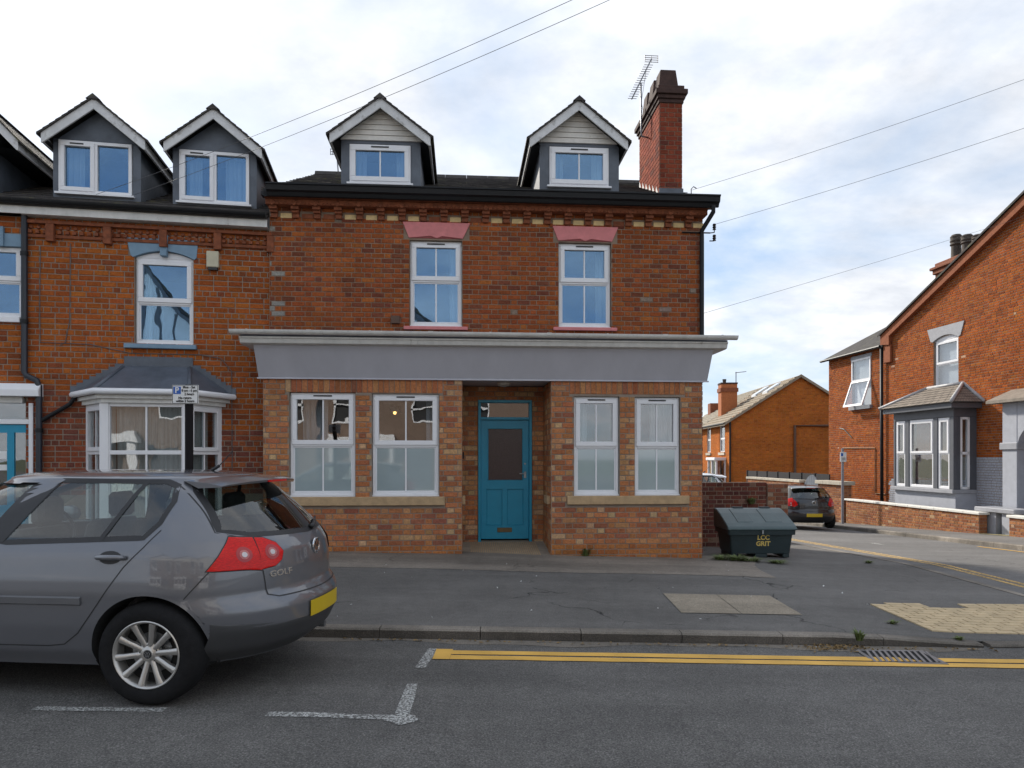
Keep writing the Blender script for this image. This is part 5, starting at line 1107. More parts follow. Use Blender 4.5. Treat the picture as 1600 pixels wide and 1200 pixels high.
l2 = fb.uw(1577, 820)[0]; brick_wall('boundary_wall', fb, l2, l2+3.5, -1.5, fb.uw(1590, 806)[1]-.07, .23, PAL_B, 'short piece of low brick wall with white coping at the right edge', 0, mat('white_coping', (.7, .7, .6)), mort=M_MORTAR)
y0 = fb.uw(1280, 790)[0]; brick_wall('yard_wall', fb, y0, -.12, -2.4, fb.uw(1300, 757)[1], .33, PAL_B, 'tall brick yard wall with thick stone coping behind the far signpost', 0, M_COPE, mort=M_MORTAR, cp=(.09, .14), v=-.05)
y1 = fb.uw(1250, 790)[0]; y2 = fb.uw(1168, 790)[0]; brick_wall('yard_wall', fb, y2, y1, -2.6, fb.uw(1210, 751)[1], .3, PAL_B, 'long brick yard wall with stone coping behind the black car', 0, M_COPE, mort=M_MORTAR, cp=(.06, .1))
gt = empty('yard_gate', (fb.o[0], fb.o[1], 0), fb.a, 'grey round-topped yard gate between the brick yard walls', 'gate'); gh = fb.uw(1266, 742)[1]
n = 8
for k in range(n):
    a, b = y1+.05+(y0-y1-.1)*k/n, y1+.05+(y0-y1-.1)*(k+1)/n-.012; tp = lambda t: gh-.55*(2*t-1)**2
    MB().add([(a, .1, -2.2), (b, .1, -2.2), (b, .1, tp((k+1)/n)), (a, .1, tp(k/n)), (a, .14, -2.2), (b, .14, -2.2), (b, .14, tp((k+1)/n)), (a, .14, tp(k/n))], [(0, 1, 2, 3), (7, 6, 5, 4), (0, 3, 7, 4), (1, 5, 6, 2), (3, 2, 6, 7)]).build('board', mat('grey_gate_paint', (.10, .11, .13), .6), gt)
MB().box(y1+.06, y0-.06, .14, .18, gh-1.1, gh-1.0).build('rail', mat('grey_gate_paint', (.1, .1, .1)), gt)
ff = Frame(fb.o[0]+1.2, fb.o[1]+1.0, fb.a)
fe = empty('fence', (ff.o[0], ff.o[1], 0), ff.a, 'dark brown panel fence behind the yard walls', 'fence'); a, b = ff.uw(1168, 745)[0], ff.uw(1296, 745)[0]; ft = ff.uw(1230, 737.5)[1]; n = 7
for k in range(n): MB().box(a+(b-a)*k/n+.02, a+(b-a)*(k+1)/n-.02, 0, .05, ft-1.6, ft-.02).build('fence_panel', mat('dark_fence_stain', (.014, .012, .014), .8, .2, 4), fe); MB().box(a+(b-a)*k/n-.06, a+(b-a)*k/n+.015, -.03, .08, ft-2.6, ft).build('post', mat('dark_fence_stain', (.03, .03, .03)), fe)
bn = empty('stone_bench', (0, 0, 0), 0, 'grey slab bench with painted brick supports in the porch garden', 'bench')
fb2 = Frame(*fg.world(0, -1.15)[:2], ra); bn.location = (fb2.o[0], fb2.o[1], 0); bn.rotation_euler = (0, 0, ra)
q0, q1, qt = fb2.uw(1531, 800)[0], fb2.uw(1590, 800)[0], fb2.uw(1560, 794)[1]; MB().box(q0-.1, q1, -.1, .55, qt-.13, qt).build('slab', mat('grey_lintel_paint', (.3, .3, .33)), bn, bevel=.02)
MB().box(q0+.05, q0+.6, -.02, .45, -1.5, qt-.132).build('support', M_GREYBR, bn); MB().box(q1-.5, q1-.05, -.02, .45, -1.5, qt-.132).build('support', M_GREYBR, bn)
sheet('garden_path', lambda s, t: (lambda p: (p.x, p.y, zfp(p.x, p.y)+.01))(fb.world(LB+.05+(l2-LB-.1)*s, -.1+2.6*t)), 4, 4, mat('mossy_flagstone', (.27, .235, .12), .9, .25, 3, .3, 40, space='World'))
# ------------------------------------------------------------------ grit bin
bX0, bX1, bY = 3.57, 4.70, 11.42
BIN = empty('grit_bin', (bX0, bY, zpave(4.1, 11.4)-.01), R(1), 'dark green plastic grit bin with sloping lid and yellow lettering', 'bin')
bwid = bX1-bX0
def loft(secs, closed=True):
    mb = MB(); n = len(secs[0])
    for s_ in secs: mb.v += [tuple(p) for p in s_]
    for i in range(len(secs)-1):
        for k in range(n if closed else n-1): a = i*n+k; b = i*n+(k+1) % n; mb.f.append([a, b, b+n, a+n]); mb.c.append(None)
    mb.f += [list(range(n))[::-1], [(len(secs)-1)*n+k for k in range(n)]]; mb.c += [None, None]; return mb
def rsec(x0, x1, y0, y1, z, r=.04, n=4):
    P = []
    for cx_, cy_, a0 in ((x1-r, y0+r, -90), (x1-r, y1-r, 0), (x0+r, y1-r, 90), (x0+r, y0+r, 180)): P += [(cx_+r*math.cos(R(a0+90*i/n)), cy_+r*math.sin(R(a0+90*i/n)), z) for i in range(n+1)]
    return P
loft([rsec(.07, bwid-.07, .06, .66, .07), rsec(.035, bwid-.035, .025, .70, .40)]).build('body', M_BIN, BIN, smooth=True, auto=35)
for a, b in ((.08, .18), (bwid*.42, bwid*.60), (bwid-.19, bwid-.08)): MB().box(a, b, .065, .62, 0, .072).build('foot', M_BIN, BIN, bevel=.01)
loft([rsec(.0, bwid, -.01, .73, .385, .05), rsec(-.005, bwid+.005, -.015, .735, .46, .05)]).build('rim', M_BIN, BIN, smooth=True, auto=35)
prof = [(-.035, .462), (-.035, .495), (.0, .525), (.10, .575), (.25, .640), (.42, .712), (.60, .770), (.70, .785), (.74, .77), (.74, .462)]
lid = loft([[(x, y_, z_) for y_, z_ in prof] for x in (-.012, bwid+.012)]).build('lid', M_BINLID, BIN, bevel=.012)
for a in (bwid*.18, bwid*.60):
    MB().prism([(a, .12, .570), (a, .25, .630), (a, .42, .702), (a, .58, .755), (a, .58, .772), (a, .42, .719), (a, .25, .647), (a, .12, .590)], (bwid*.24, 0, 0)).build('lid_rib', M_BINLID, lid, bevel=.006)
    MB().box(a+.1, a+.28, .66, .75, .775, .80).build('hinge', M_BIN, lid, bevel=.006)
MB().box(bwid/2-.015, bwid/2+.015, -.042, -.03, .40, .465).build('lock', M_STEEL, BIN, bevel=.004)
mtx = lambda z_: facing((bwid*.53, .048-.0, z_), (1, 0, .0), (0, -.10, 1))
text('lettering', 'LCC', .108, M_GOLD, BIN, facing((bwid*.53, .030, .335), (1, 0, 0), (0, -.106, 1)), .003, bold=.003); text('lettering', 'GRIT', .108, M_GOLD, BIN, facing((bwid*.53, .0415, .232), (1, 0, 0), (0, -.106, 1)), .003, bold=.003)
# ------------------------------------------------------------------ cars
def car(name, loc, rz, label, paint, lowmat, scale=(1, 1, 1), full=True, group=None, style=0):
    o = empty(name, loc, rz, label, 'car', group); o.scale = scale
    zc = 1.43; NS, NZ = (130, 140) if style == 0 else (60, 70)
    zs = np.linspace(.24, zc, 240)
    def prof(z, x):
        y = np.interp(zs, z, x); k = np.hanning(17); k /= k.sum(); yp = np.concatenate([np.full(8, y[0]), y, np.full(8, y[-1])]); ys = np.convolve(yp, k, 'valid'); return lambda t: float(np.interp(t, zs, ys))
    xr = prof([.24, .32, .45, .58, .64, .68, .85, .95, 1.03, 1.10, 1.25, 1.36, 1.43], [.17, .06, .0, .0, .03, .06, .065, .08, .125, .19, .34, .46, .56])
    xf = prof([.24, .45, .62, .72, .80, .90, 1.0, 1.2, 1.36, 1.43], [4.1, 4.22, 4.2, 4.1, 3.85, 3.35, 3.0, 2.66, 2.36, 2.2])
    hw = prof([.24, .34, .5, .66, .72, .80, .95, 1.05, 1.2, 1.36, 1.43], [.81, .865, .89, .90, .905, .90, .878, .845, .770, .685, .64])
    cr = lambda z: .80-.15*ss((z-.95)/.3); m = 2.35
    def P(al, z):                       # rear cap: al 0 at the centre of the tail, 90 on the flank
        s_, c_ = math.sin(R(al)), math.cos(R(al)); return xr(z)+cr(z)*(1-max(c_, 0)**(2/m)), hw(z)*max(s_, 0)**(2/m)
    def ys(x, z):
        c = cr(z); t = (xr(z)+c-x)/c
        if t > 0: return hw(z)*max(1-min(t, 1)**m, 0)**(1/m)
        t = (x-(xf(z)-.9))/.9
        return hw(z)*(max(1-min(t, 1)**m, 0)**(1/m) if t > 0 else 1)
    def ring(z, w, a, b, c, cf):
        h = []
        for i in range(41): q = R(90*i/40); h.append((a+c*(1-math.cos(q)**(2/m)) if i < 40 else a+c, w*math.sin(q)**(2/m)))
        for i in range(1, NS): h.append((a+c+(b-cf-a-c)*i/NS, w))
        for i in range(31): q = R(90*i/30); h.append((b-cf+cf*math.sin(q)**(2/m), w*max(math.cos(q), 0)**(2/m)))
        return [(-x, -y, z) for x, y in h]+[(-x, y, z) for x, y in h[-2:0:-1]]
    lev = [(z, hw(z), xr(z), xf(z), cr(z), .9-.2*ss((z-1)/.3)) for z in np.linspace(.24, zc, NZ)]
    for i in range(1, 11):
        q = R(90*i/10); f_ = math.cos(q); g = 1-f_
        lev.append((zc+.062*math.sin(q)**.9, hw(zc)*f_**.9 if i < 10 else .01, xr(zc)+g*.62, xf(zc)-g*.55, cr(zc)*(1-.5*g), .7-.3*g))
    v = []; [v.extend(ring(*q)) for q in lev]; n = len(v)//len(lev); fcs = []
    FG = [(2.75, 1.005), (1.915, 1.027), (1.68, 1.412), (2.12, 1.402), (2.40, 1.29)]
    RG = [(1.785, 1.03), (.85, 1.068), (.775, 1.16), (.745, 1.29), (.775, 1.39), (.84, 1.42), (1.54, 1.428)]
    HG = [(-.68, 1.10), (-.55, 1.065), (0, 1.045), (.55, 1.065), (.68, 1.10), (.56, 1.34), (.50, 1.405), (-.50, 1.405), (-.56, 1.34)]
    WG = [(-.66, 1.0), (.66, 1.0), (.54, 1.38), (-.54, 1.38)]
    def inside(p, poly, mg=0):
        x, y = p; c = False
        for (x0, y0), (x1, y1) in zip(poly, poly[1:]+poly[:1]):
            if (y0 > y) != (y1 > y) and x < (x1-x0)*(y-y0)/(y1-y0)+x0: c = not c
        return c
    wx, wz, ra_, rt = (.80, 3.38), .345, .375, .33
    for i in range(len(lev)-1):
        for k in range(n):
            a, b = i*n+k, i*n+(k+1) % n; q = [a, b, b+n, a+n]; p = [v[t] for t in q]; cx_ = -sum(t[0] for t in p)/4; cy_ = sum(t[1] for t in p)/4; cz_ = sum(t[2] for t in p)/4
            if cz_ < zc+.005:
                if abs(cy_) > .4 and (inside((cx_, cz_), RG) or inside((cx_, cz_), FG)): continue
                if cx_ < .8 and inside((cy_, cz_), HG): continue
                if cx_ > 2.2 and cz_ > .97 and inside((cy_, cz_), WG): continue
                if abs(cy_) > .5 and any(all((-t[0]-w_)**2+(t[2]-wz)**2 < (ra_-.004)**2 for t in p) for w_ in wx): continue
            fcs.append(q)
    for q in {t for f_ in fcs for t in f_}:          # draw the straddling points onto the wheel-arch circle
        x, y, z = -v[q][0], v[q][1], v[q][2]
        if abs(y) > .5 and z < .9:
            for w_ in wx:
                d = math.hypot(x-w_, z-wz)
                if 1e-3 < d < ra_: x1, z1 = w_+(x-w_)*ra_/d, wz+(z-wz)*ra_/d; v[q] = (-x1, math.copysign(ys(x1, max(z1, .24)), y), z1)
    mb = MB(); mb.v = v; mb.f = fcs; mb.c = [None]*len(fcs); body = mb.build('body', paint, o, smooth=True)
    # sheets that follow the body
    def rows(poly, nz=14):
        z0, z1 = min(p[1] for p in poly), max(p[1] for p in poly); zz_ = sorted({*[p[1] for p in poly], *[z0+(z1-z0)*i/nz for i in range(nz+1)]}); out = []
        for z in zz_:
            z_ = min(max(z, z0+1e-4), z1-1e-4); xs = []
            for (x0, y0), (x1, y1) in zip(poly, poly[1:]+poly[:1]):
                if (y0 > z_) != (y1 > z_): xs.append((x1-x0)*(z_-y0)/(y1-y0)+x0)
            out.append((z_, min(xs), max(xs)))
        return out
    def patch(nm, poly, fnm, m_, nx=16, parent=None):
        mb = MB(); rw = rows(poly)
        for z, a, b in rw: mb.v += [fnm(a+(b-a)*i/nx, z) for i in range(nx+1)]
        for j in range(len(rw)-1):
            for i in range(nx): a = j*(nx+1)+i; mb.f.append([a, a+1, a+nx+2, a+nx+1]); mb.c.append(None)
        return mb.build(nm, m_, parent or o, smooth=True, recalc=False)
    def strip_(nm, pts, w, fnm, m_, closed=False, parent=None):
        Q = []; L_ = pts+[pts[0]] if closed else pts
        for a, b in zip(L_, L_[1:]):
            a, b = Vector(a), Vector(b); k = max(1, int((b-a).length/.04)); Q += [a+(b-a)*i/k for i in range(k)]
        if not closed: Q.append(Vector(L_[-1]))
        mb = MB(); N_ = len(Q)
        for i, p in enumerate(Q):
            t = (Q[(i+1) % N_]-Q[i-1]) if closed else (Q[min(i+1, N_-1)]-Q[max(i-1, 0)]); t.normalize(); nn = Vector((-t.y, t.x))
            for s_ in (-w/2, w/2): mb.v.append(fnm(*(p+nn*s_)))
        for i in range(N_ if closed else N_-1): j = (i+1) % N_; mb.f.append([2*i, 2*j, 2*j+1, 2*i+1]); mb.c.append(None)
        return mb.build(nm, m_, parent or o, smooth=True, recalc=False)
    S_ = lambda sg, off: (lambda x, z: (-x, sg*(ys(x, z)+off), z))
    def rr(y, z, off): 
        t = min(abs(y)/hw(z), .999); return (-(xr(z)+cr(z)*(1-(1-t**m)**(1/m)))+off, y, z)
    B_ = lambda off: (lambda y, z: rr(y, z, off))
    def wrapf(sg, off):
        def f_(al, z):
            x0, y0 = P(al-1, z); x1, y1 = P(min(al+1, 90), z); x, y = P(al, z); t = Vector((x1-x0, y1-y0)).normalized(); return (-(x-t.y*off), sg*(y+t.x*off), z)
        return f_
    for sg in (-1, 1):
        for poly in (RG, FG):
            patch('side_window', poly, S_(sg, .0), M_CARGL); strip_('window_seal', poly, .032, S_(sg, .003), M_TRIM, True)
        strip_('window_divider', [(.945, 1.43), (1.125, 1.055)], .03, S_(sg, .005), M_TRIM)
        patch('door_pillar', [(1.77, 1.03), (1.93, 1.025), (1.73, 1.428), (1.53, 1.43)], S_(sg, .0045), M_TRIM)
        strip_('door_gap', [(.755, 1.115), (.838, 1.007), (.947, .885), (1.068, .708), (1.165, .571), (1.245, .461), (1.342, .385), (1.45, .372), (1.86, .37)], .007, S_(sg, .0015), M_TRIM)
        strip_('door_gap', [(1.865, .37), (1.87, .7), (1.82, 1.03)], .007, S_(sg, .0015), M_TRIM); strip_('door_gap', [(1.86, .37), (2.8, .37), (2.95, .6), (2.98, .98)], .007, S_(sg, .0015), M_TRIM)
        strip_('bumper_gap', [(.435, .862), (.50, .775), (.572, .685)], .007, S_(sg, .0015), M_TRIM)
        # moulding and handles
        for x0, x1 in ((1.215, 1.84), (1.89, 2.85)):
            mb = MB(); k = 14
            for i in range(k+1):
                x_ = x0+(x1-x0)*i/k; e = .0 if i in (0,) else .012
                for z_, q_ in ((.64, .0), (.648, .012), (.688, .012), (.697, .0)): mb.v.append((-x_, sg*(ys(x_, z_)+q_), z_))
            for i in range(k):
                for j in range(3): a = i*4+j; mb.f.append([a, a+1, a+5, a+4]); mb.c.append(None)
            mb.f.append([0, 1, 2, 3]); mb.c.append(None); mb.build('side_moulding', lowmat[1], o, recalc=True)
        for hx in (1.03, 2.05):
            el = [(hx+.075*math.cos(t)+.01, .945+.042*math.sin(t)) for t in np.linspace(0, 2*math.pi, 18)[:-1]]; patch('handle_recess', el, S_(sg, .0015), M_TRIM, 8)
            y_ = ys(hx, .95); hd = MB(); hd.tube([(-hx+.095, sg*(y_+.004), .945), (-hx+.07, sg*(y_+.034), .950), (-hx, sg*(y_+.04), .951), (-hx-.07, sg*(y_+.034), .950), (-hx-.095, sg*(y_+.006), .946)], [.013, .017, .018, .017, .013], 10); hd.build('door_handle', paint, o, smooth=True)
        for w_ in wx:
            arc = [(w_+ra_*math.cos(t), wz+ra_*math.sin(t)) for t in np.linspace(-.28, math.pi+.28, 40)]
            arc = [a for a in arc if a[1] > .245]; strip_('arch_lip', arc, .02, S_(sg, .003), paint)
            wl = MB(); K = 24
            for t in np.linspace(-.3, math.pi+.3, K+1):
                for q_ in (0, .35): X_ = w_+(ra_-.006)*math.cos(t); Z_ = max(wz+(ra_-.006)*math.sin(t), .2); wl.v.append((-X_, sg*(ys(min(max(X_, .35), 3.9), min(max(Z_, .26), 1))-.003-q_), Z_))
            for i in range(K): wl.f.append([2*i, 2*i+2, 2*i+3, 2*i+1]); wl.c.append(None)
            c_ = len(wl.v); wl.v += [(-(w_+.37*math.cos(t)), sg*.56, max(.2, wz+.37*math.sin(t))) for t in np.linspace(-.3, math.pi+.3, 20)]; wl.f.append(list(range(c_, c_+20))); wl.c.append(None); wl.build('wheel_arch_liner', M_DARK, o, recalc=False)
        # lamps
        M_TL = MATS['tail_lamp_red']; M_TL2 = MATS['tail_lamp_lens']
        if style == 0:
            l1 = [(63, .855), (50, 1.06), (38.5, 1.048), (37.5, .835)]; l2 = [(37.8, .838), (37.8, 1.046), (33, 1.04), (27, 1.0), (24.5, .94), (26, .885), (30, .85)]
            spots = ((45.5, .945), (31, .945))
        else:
            l1 = [(62, .80), (56, 1.05), (44, 1.08), (36, .78)]; l2 = [(36, .79), (42, 1.05), (34, .96), (30, .85)]; spots = ((47, .9), (46, .83))
        for l_ in (l1, l2):
            strip_('lamp_gap', l_, 1.2, (lambda f_: (lambda a_, z_: f_(a_, z_)))(wrapf(sg, .0015)), M_TRIM, True) if False else None
            ca, cz2 = sum(p[0] for p in l_)/len(l_), sum(p[1] for p in l_)/len(l_); patch('lamp_shadow_gap', [(ca+(p[0]-ca)*1.06, cz2+(p[1]-cz2)*1.06) for p in l_], wrapf(sg, .004), M_TRIM, 14)  # black patch behind each lamp paints in the shadow gap round it
            lo = patch('tail_lamp', l_, wrapf(sg, .007), M_TL, 14)
        for a_, z_ in spots:
            for rr_, mt, of in ((.050 if style == 0 else .035, M_TL2, .0085), (.030, MATS['lamp_ring'], .0098), (.017, MATS['lamp_silver'], .011)):
                f_ = wrapf(sg, of); dsc = MB(); sc_ = 90/1.15
                dsc.v = [f_(a_, z_)]+[f_(a_+rr_*sc_*math.cos(t), z_+rr_*math.sin(t)) for t in np.linspace(0, 2*math.pi, 21)[:-1]]; dsc.f = [[0, 1+i, 1+(i+1) % 20] for i in range(20)]; dsc.c = [None]*20; dsc.build('lamp_reflector', mt, lo, smooth=True, recalc=False)
        patch('lower_bumper', [(0, .25), (66.5, .25), (66, .52), (45, .49), (20, .465), (0, .46)], wrapf(sg, .003), lowmat[0], 24)
        hlp = [(3.62, .66), (3.95, .62), (4.0, .76), (3.75, .84)]; patch('head_lamp', hlp, S_(sg, .006), M_CHROME, 8)
        mi = MB(); mi.lathe([(0, -.1), (.07, -.09), (.1, 0), (.09, .06), (0, .07)], 12, lambda a, b, h: (-2.72-h*.6, sg*(.98+a*1.1), 1.06+b*.85)); mi.build('wing_mirror', paint, o, smooth=True)
    hg = patch('rear_window', HG, B_(.0), M_REARGL); strip_('window_seal', HG, .03, B_(.003), M_TRIM, True)
    strip_('tailgate_gap', [(-.565, .665), (-.58, .83)], .007, B_(.0025), M_TRIM); strip_('tailgate_gap', [(.565, .665), (.58, .83)], .007, B_(.0025), M_TRIM)
    strip_('tailgate_gap', [(-.565, .668), (-.5, .645), (0, .635), (.5, .645), (.565, .668)], .008, B_(.0025), M_TRIM)
    for sg in (-1, 1): strip_('tailgate_gap', [(.60, 1.045), (.70, 1.09), (.60, 1.33), (.56, 1.42)] if sg > 0 else [(-.60, 1.045), (-.70, 1.09), (-.60, 1.33), (-.56, 1.42)], .006, B_(.002), M_TRIM)
    patch('windscreen', WG, lambda y, z: (-(xf(z)-.9+.2*ss((z-1)/.3)+(.9-.2*ss((z-1)/.3))*(1-min(abs(y)/hw(z), .99)**m)**(1/m)), y, z), M_CARGL)
    # roof spoiler
    sp_ = MB(); K = 20
    for i in range(K+1):
        y = -.585+1.17*i/K; e = (abs(y)/.585)**3; xb = .355+.12*(abs(y)/.585)**2.4; zt = zc+.012-.035*e
        sp_.v += [(-.76, y*.93, zt+.018), (-xb-.1, y, zt+.004), (-xb, y, zt-.018-.004*(1-e)), (-xb-.006, y, zt-.026-.012*(1-e)), (-xb-.16, y, zt-.032-.014*(1-e)), (-.66, y*.95, zt-.03)]
    for i in range(K):
        for j in range(6): a = i*6+j; b = i*6+(j+1) % 6; sp_.f.append([a, b, b+6, a+6]); sp_.c.append(None)
    sp_.f += [list(range(6)), [K*6+j for j in range(6)]]; sp_.c += [None, None]; spo = sp_.build('roof_spoiler', paint, o, smooth=True, auto=40)
    MB().box(-.40, -.352, -.15, .15, zc-.026, zc-.012).build('brake_lamp', MATS['tail_lamp_red'], spo)
    # plate, badge, wiper
    x_ = xr(.5); pz = .51
    patch('number_plate', [(-.26, pz-.056), (.26, pz-.056), (.26, pz+.056), (-.26, pz+.056)], B_(.012), MATS['yellow_plate'])
    bz = .925; bo = MB(); rx = rr(0, bz, .004)[0]
    mp_ = lambda a, b, h: (rx+h, a, bz+b)
    bo.lathe([(.062, 0), (.062, .008), (.052, .010), (.050, 0)], 28, mp_); bd = bo.build('badge', M_CHROME, o, smooth=True, auto=40)
    MB().lathe([(.0, .002), (.052, .002)], 28, mp_).build('badge_field', M_TRIM, bd)
    def stroke(pts, w=.010):
        s_ = MB()
        for (a0, b0_), (a1, b1_) in zip(pts, pts[1:]):
            d_ = Vector((a1-a0, b1_-b0_)).normalized(); nn = Vector((-d_.y, d_.x))*w/2; s_.prism([mp_(a0+nn.x, b0_+nn.y, .003), mp_(a1+nn.x, b1_+nn.y, .003), mp_(a1-nn.x, b1_-nn.y, .003), mp_(a0-nn.x, b0_-nn.y, .003)], (.005, 0, 0))
        s_.build('badge_letter', M_CHROME, bd)
    if style == 0: stroke([(-.021, .046), (0, .004), (.021, .046)]); stroke([(-.041, .030), (-.018, -.044), (0, -.006), (.018, -.044), (.041, .030)])
    else: stroke([(-.05, 0), (.05, 0)])
    if style == 0:
        ty = -.45; tz_ = .795; p0 = Vector(rr(ty-.09, tz_, .004)); p1 = Vector(rr(ty+.09, tz_, .004)); text('lettering', 'GOLF', .058, M_CHROME, o, facing((p0+p1)/2, p1-p0, (-.05, 0, 1)), .003, sx=1.35, bold=.001)
    wp = MB(); wp.tube([rr(.06, 1.06, .02), rr(.1, 1.07, .035), rr(.38, 1.105, .025)], [.022, .014, .008], 8); wp.build('rear_wiper', M_TRIM, o, smooth=True)
    an = MB(); an.tube([(-.86, .0, zc+.055), (-.80, 0, zc+.09)], .012, 8); an.tube([(-.80, 0, zc+.09), (-.70, 0, zc+.20)], .004, 6); an.build('aerial', M_TRIM, o)
    # floor and inside
    MB().box(-3.7, -.5, -.74, .74, .22, .30).build('floor_pan', M_DARK, o); MB().box(-3.9, -3.0, -.7, .7, .3, .82).build('engine_bay', M_DARK, o); MB().box(-.95, -.42, -.60, .60, .3, .88).build('parcel_shelf', M_DARK, o)
    ex = MB().tube([(-.4, .35, .26), (-.13, .35, .25)], .025, 10); ex.build('exhaust', M_STEEL, o)
    for y0, y1, x0, lean in ((-.66, .66, 1.0, 1.0), (-.66, -.14, 1.95, 1), (.14, .66, 1.95, 1)):
        b_ = MB(); nx = lambda a, y, c: (-(a-.22*(c-.5)), y, c); b_.box(x0, x0+.14, y0, y1, .4, 1.08, nx); b_.box(x0+.1, x0+.6, y0, y1, .38, .52); 
        b_.v = [(-abs(a), y, c) for a, y, c in b_.v]; st = b_.build('seat', M_SEAT, o, bevel=.04)
        for c_ in ((y0+y1)/2,) if y1-y0 < 1 else (-.38, .38): MB().box(-(x0-.12)-.05, -(x0-.12)+.05, c_-.12, c_+.12, 1.10, 1.30).build('headrest', M_SEAT, st, bevel=.03)
    dsh = MB().box(-2.75, -2.45, -.66, .66, .6, .98).build('dashboard', M_TRIM, o, bevel=.04)
    sw_ = MB().lathe([(.18+.015*math.cos(t), .015*math.sin(t)) for t in np.linspace(0, 2*math.pi, 9)[:-1]], 20, lambda a, b, h: (-2.35-b*.35+h, .36+a, 1.0+b*.9), close=True); sw_.build('steering_wheel', M_TRIM, o, smooth=True)
    # wheels
    for w_ in wx:
        for sg in (-1, 1):
            yb = sg*.895; fw = lambda a, b, h, w_=w_, sg=sg: (-w_+a, sg*(.895-h), wz+b-.012)
            tp = [(.210, .014), (.220, .004), (.262, -.002), (.295, .004), (.318, .022), (.329, .05), (.331, .11), (.329, .16), (.316, .19), (.24, .2), (.225, .19)]
            wh = MB().lathe(tp, 48, fw).build('wheel', M_RUB, o, smooth=True, auto=50)
            MB().lathe([(.217, .004), (.211, .0), (.202, .006), (.195, .03), (.192, .17)], 48, fw).build('rim', M_ALLOY, wh, smooth=True, auto=50)
            MB().lathe([(.0, .085), (.205, .085)], 32, fw).build('brake_shadow', M_DARK, wh); MB().lathe([(.05, .078), (.13, .076), (.13, .084)], 32, fw).build('brake_disc', M_STEEL, wh)
            for k in range(10):
                t = 2*math.pi*k/10+.13; c_, s_ = math.cos(t), math.sin(t); sp2 = MB()
                pt = lambda r_, q_, h: fw(r_*c_-q_*s_, r_*s_+q_*c_, h)
                for r_, q_, h0, h1 in ((.045, .016, .030, .06), (.10, .017, .022, .055), (.15, .0175, .012, .045), (.200, .022, .006, .04)): sp2.v += [pt(r_, -q_, h0+.007), pt(r_, -q_*.5, h0), pt(r_, q_*.5, h0), pt(r_, q_, h0+.007), pt(r_, q_, h1), pt(r_, -q_, h1)]
                for i in range(3):
                    for j in range(6): a = i*6+j; b = i*6+(j+1) % 6; sp2.f.append([a, b, b+6, a+6]); sp2.c.append(None)
                sp2.f.append(list(range(18, 24))); sp2.c.append(None); sp2.build('spoke', M_ALLOY, wh, smooth=True, auto=40)
            MB().lathe([(0, .022), (.03, .022), (.034, .026), (.05, .03), (.07, .038), (.075, .06)], 28, fw).build('hub', M_ALLOY, wh, smooth=True, auto=40); MB().lathe([(0, .0205), (.026, .0205), (.028, .0235)], 20, fw).build('hub_cap', M_TRIM, wh)
            if sg < 0 and w_ < 1 and style == 0:
                for pts in ([(-.009, .019), (0, .001), (.009, .019)], [(-.017, .012), (-.008, -.019), (0, -.003), (.008, -.019), (.017, .012)]):
                    h_ = MB()
                    for (a0, b0_), (a1, b1_) in zip(pts, pts[1:]):
                        d_ = Vector((a1-a0, b1_-b0_)).normalized(); nn = Vector((-d_.y, d_.x))*.0022; h_.add([fw(a0+nn.x, b0_+nn.y, .019), fw(a1+nn.x, b1_+nn.y, .019), fw(a1-nn.x, b1_-nn.y, .019), fw(a0-nn.x, b0_-nn.y, .019)], [(0, 1, 2, 3)])
                    h_.build('hub_badge', M_CHROME, wh)
            for k in range(5):
                t = 2*math.pi*k/5+.45; MB().lathe([(0, .0355), (.009, .0355), (.010, .045)], 8, lambda a, b, h, t=t: fw(a+.052*math.cos(t), b+.052*math.sin(t), h-.004)).build('wheel_bolt', M_TRIM, wh)
    return o
def lens(name, col, rough=.12):
    m_ = mat(name, col, rough, .05, 40, coat=1); return m_
mat('tail_lamp_red', (.62, .005, .003), .3, .35, 45, spec=.25, coat=.22, stretch=(1, 1, 6)); mat('tail_lamp_lens', (.40, .02, .025), .3, .1, 60, coat=.3); mat('yellow_plate', (.60, .42, .012), .4, .03, 5); mat('lamp_ring', (.50, .13, .12), .3, .3, 90, coat=.5); mat('lamp_silver', (.55, .5, .5), .35, .1, 60, metal=.6)
def carpaint(name, col, metal=.55): return mat(name, col, .34, .03, 3, metal=metal, coat=1.0, spec=.5)
GP = carpaint('grey_metallic_paint', (.150, .155, .172), .4); GL1 = mat('grey_bumper_plastic', (.05, .051, .054), .5, .06, 8); GM = mat('grey_moulding', (.12, .122, .13), .4, .05, 8)
CXr, CYc = -1.385, 5.13
car('parked_hatchback', (CXr, CYc, zroad(-2.3, 4.5)-.002), R(-5.5), 'grey hatchback parked at the kerb in the foreground with red tail lamps', GP, (GL1, GM), (1.03, 1, .99))
BP = carpaint('black_car_paint', (.008, .008, .011), .1); KP = mat('black_bumper_plastic', (.015, .015, .017), .45)
bc = gpt(1268, 829); car('parked_hatchback', (bc.x+.10, bc.y, bc.z), R(-93), 'small black hatchback parked in the side street', BP, (KP, KP), (.92, .93, .93), style=1)
WP = carpaint('white_car_paint', (.72, .73, .75), 0)
car('parked_hatchback', (bc.x+2.15, bc.y+5.6, zroad(bc.x+2.1, bc.y+6.5)), R(-93), 'white car almost hidden ahead of the black hatchback', WP, (KP, KP), style=1)
wy = 17.2; car('parked_hatchback', (5.55, wy, zpave(5, wy)+.02), R(5), 'white vehicle showing only its roof above the dark wall behind the grit bin', WP, (KP, KP), (.95, .95, 1.06), style=1)
